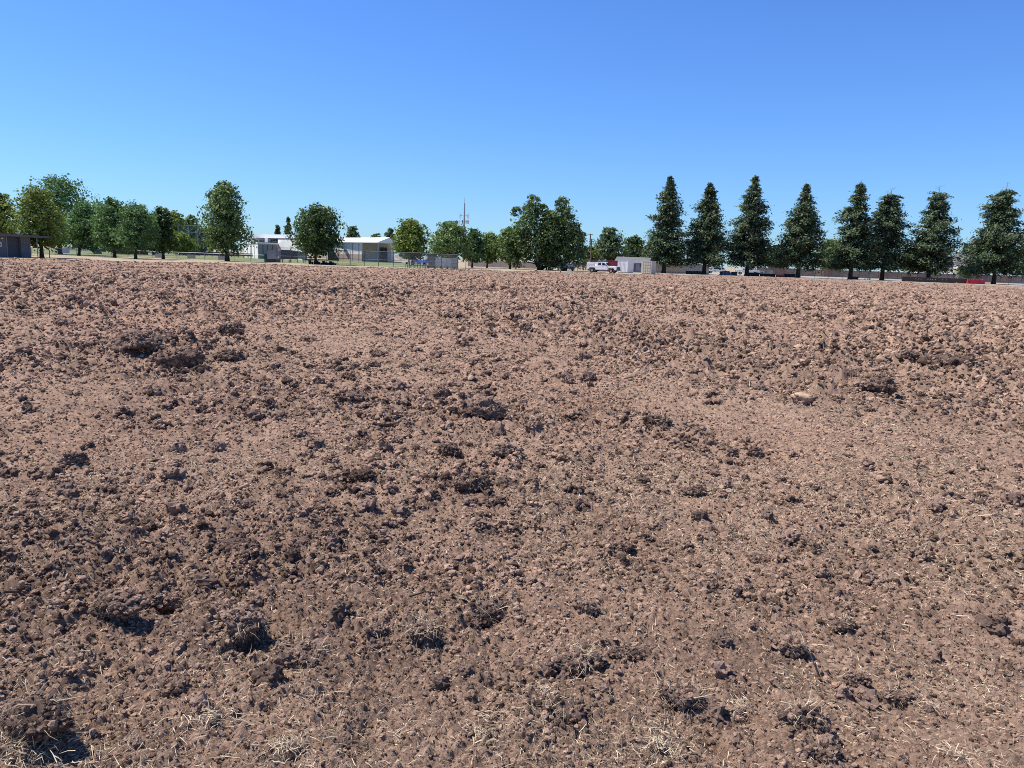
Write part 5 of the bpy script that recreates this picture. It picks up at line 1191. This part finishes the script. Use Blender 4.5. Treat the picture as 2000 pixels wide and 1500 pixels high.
def tuft(label, px, py, wpx, seed, n=160):
    q = np.random.default_rng(seed); g = G(px, py, 0.1); w_ = wpx * (g - CAMP).length / FPX / 2; h, _ = height(np.array([g.x]), np.array([g.y])); t = root('dry_grass_tuft', (g.x, g.y, float(h[0])), 0, label, 'grass tuft', 'tufts of dead grass in the foreground')
    a = q.uniform(0, 6.283, n); el = q.uniform(-0.05, 0.75, n); d = np.stack([np.cos(a) * np.cos(el), np.sin(a) * np.cos(el), np.sin(el)], 1); r_ = np.abs(q.normal(0, .75, n)) * w_; a2 = q.uniform(0, 6.283, n)
    b = np.stack([np.cos(a2) * r_, np.sin(a2) * r_, q.uniform(0, .03, n)], 1); L = q.uniform(.12, .55, n) * w_
    v, f, ti = strips(b, d, L, q.uniform(.0016, .0036, n), -np.array([[0, 0, .45]]) * L[:, None] + q.normal(size=(n, 3)) * .15 * L[:, None], q.uniform(.35, 1, n)); np_mesh('blades', v, f, M_STRAW, {'tint': ti}, t)['kind'] = 'stuff'
    m, ff = clod_shape(2, seed, 8, .2, .5); np_mesh('root_ball', m * w_ * .45 + np.array([0, 0, -.01]), ff, M_SOD, None, t)
for i, (px, py, w_, lab, n) in enumerate([(412, 1412, 100, 'brightest tuft of dead grass, in the lower left', 240), (1285, 1455, 90, 'large tuft of bleached grass at the bottom right of centre', 260), (560, 1480, 130, 'spread tuft of dead grass at the bottom edge left of centre', 260),
    (40, 1490, 120, 'tuft of pale grass in the bottom left corner', 240), (1060, 1362, 60, 'bright tuft on top of the black-faced sod', 120), (1820, 1360, 60, 'thin tuft of dead grass at the right', 70), (1125, 1262, 55, 'tuft crowning the grass-topped sod', 110), (940, 1440, 90, 'loose tuft of straw at the bottom centre', 150), (1440, 1385, 60, 'short straw tuft right of the broad rough sod', 90), (1880, 1470, 90, 'flattened straw tuft in the bottom right corner', 130), (190, 1050, 60, 'pale wisp of straw on the left', 60)]): tuft(lab, px, py, w_, 700 + i, n)
def stick(label, a, b, r_):
    p, q_ = G(*a, .12), G(*b, .1); h0, _ = height(np.array([p.x]), np.array([p.y])); h1, _ = height(np.array([q_.x]), np.array([q_.y])); p.z = float(h0[0]) + .05; q_.z = float(h1[0]) + .006
    o = MB().tube([(0, 0, 0), (q_ - p) * .5 + Vector((.01, 0, .015)), q_ - p], [r_, r_ * .9, r_ * .6], 6).build('stick', surf('dark_stick', (.05, .035, .03), .3, 30)); o.location = p; tag(o, label, 'stick', 'sticks on the tilled field')
stick('thin dark stick leaning from a sod near the centre', (935, 955), (972, 1005), .007)
stick('pale-lit thin root lying across the soil in the right foreground', (1560, 1258), (1600, 1300), .0035)
stick('short dark twig left of the wide overhanging sod', (800, 1170), (850, 1143), .004)
stick('slanting dark twig at the far left', (10, 1195), (55, 1193), .006)

# crumbling heaps: clods that fell apart where they landed
def heaps(n, seed, side):
    q = np.random.default_rng(seed); N = n * 8
    r = np.exp(q.uniform(math.log(3.6), math.log(70), N)); th = q.uniform(-0.66, 0.66, N); x, y = (r * np.sin(th)).astype(np.float32), (r * np.cos(th)).astype(np.float32)
    z = rough_zone(x, y) - 0.42 * np.clip((r - 8) / 14, 0, 1) + 0.8 * gnoise(x * 0.35 + 4, y * 0.3, 610)
    z = z + 0.5 * np.exp(-(((x + 0.22 * y) / (0.25 * y)) ** 2 + ((y - 11) / 5.0) ** 2))
    k = q.uniform(size=N) < np.clip(z - 0.30, 0.02, 1); x, y, r = x[k][:n], y[k][:n], r[k][:n]; n = len(x)
    R_ = (0.010 + 0.0046 * np.minimum(r, 22)) * (0.5 + 1.5 * q.uniform(size=n) ** 2.2)
    m = 22; d = q.normal(size=(n, m, 3)); d /= np.linalg.norm(d, axis=2)[..., None]; d[..., 2] = np.abs(d[..., 2]) * 0.7; d *= (q.uniform(size=(n, m, 1)) ** 0.4)
    ax = q.uniform(0.6, 1.5, (n, 1)); off = np.stack([d[..., 0] * ax, d[..., 1] / ax, d[..., 2]], -1) * R_[:, None, None]
    px_, py_ = (x[:, None] + off[..., 0]).ravel(), (y[:, None] + off[..., 1]).ravel(); h, _ = height(px_, py_)
    return np.stack([px_, py_, h + off[..., 2].ravel()], 1), (R_[:, None] * q.uniform(0.16, 0.46, (n, m))).ravel()
a, b = heaps(1300, 71, 0); COAT.append((a, b))
a, b = heaps(900, 72, 1); lump_points('soil_crumbs', 'heaps of lighter soil crumbs dotted over the tilled earth', a, b, M_CRUMB, 12)
lump_points('sod_crumbs', 'dark crumbs clinging to the turned-up sods and clods', np.concatenate([c[0] for c in COAT]), np.concatenate([c[1] for c in COAT]), M_SODC, 9)
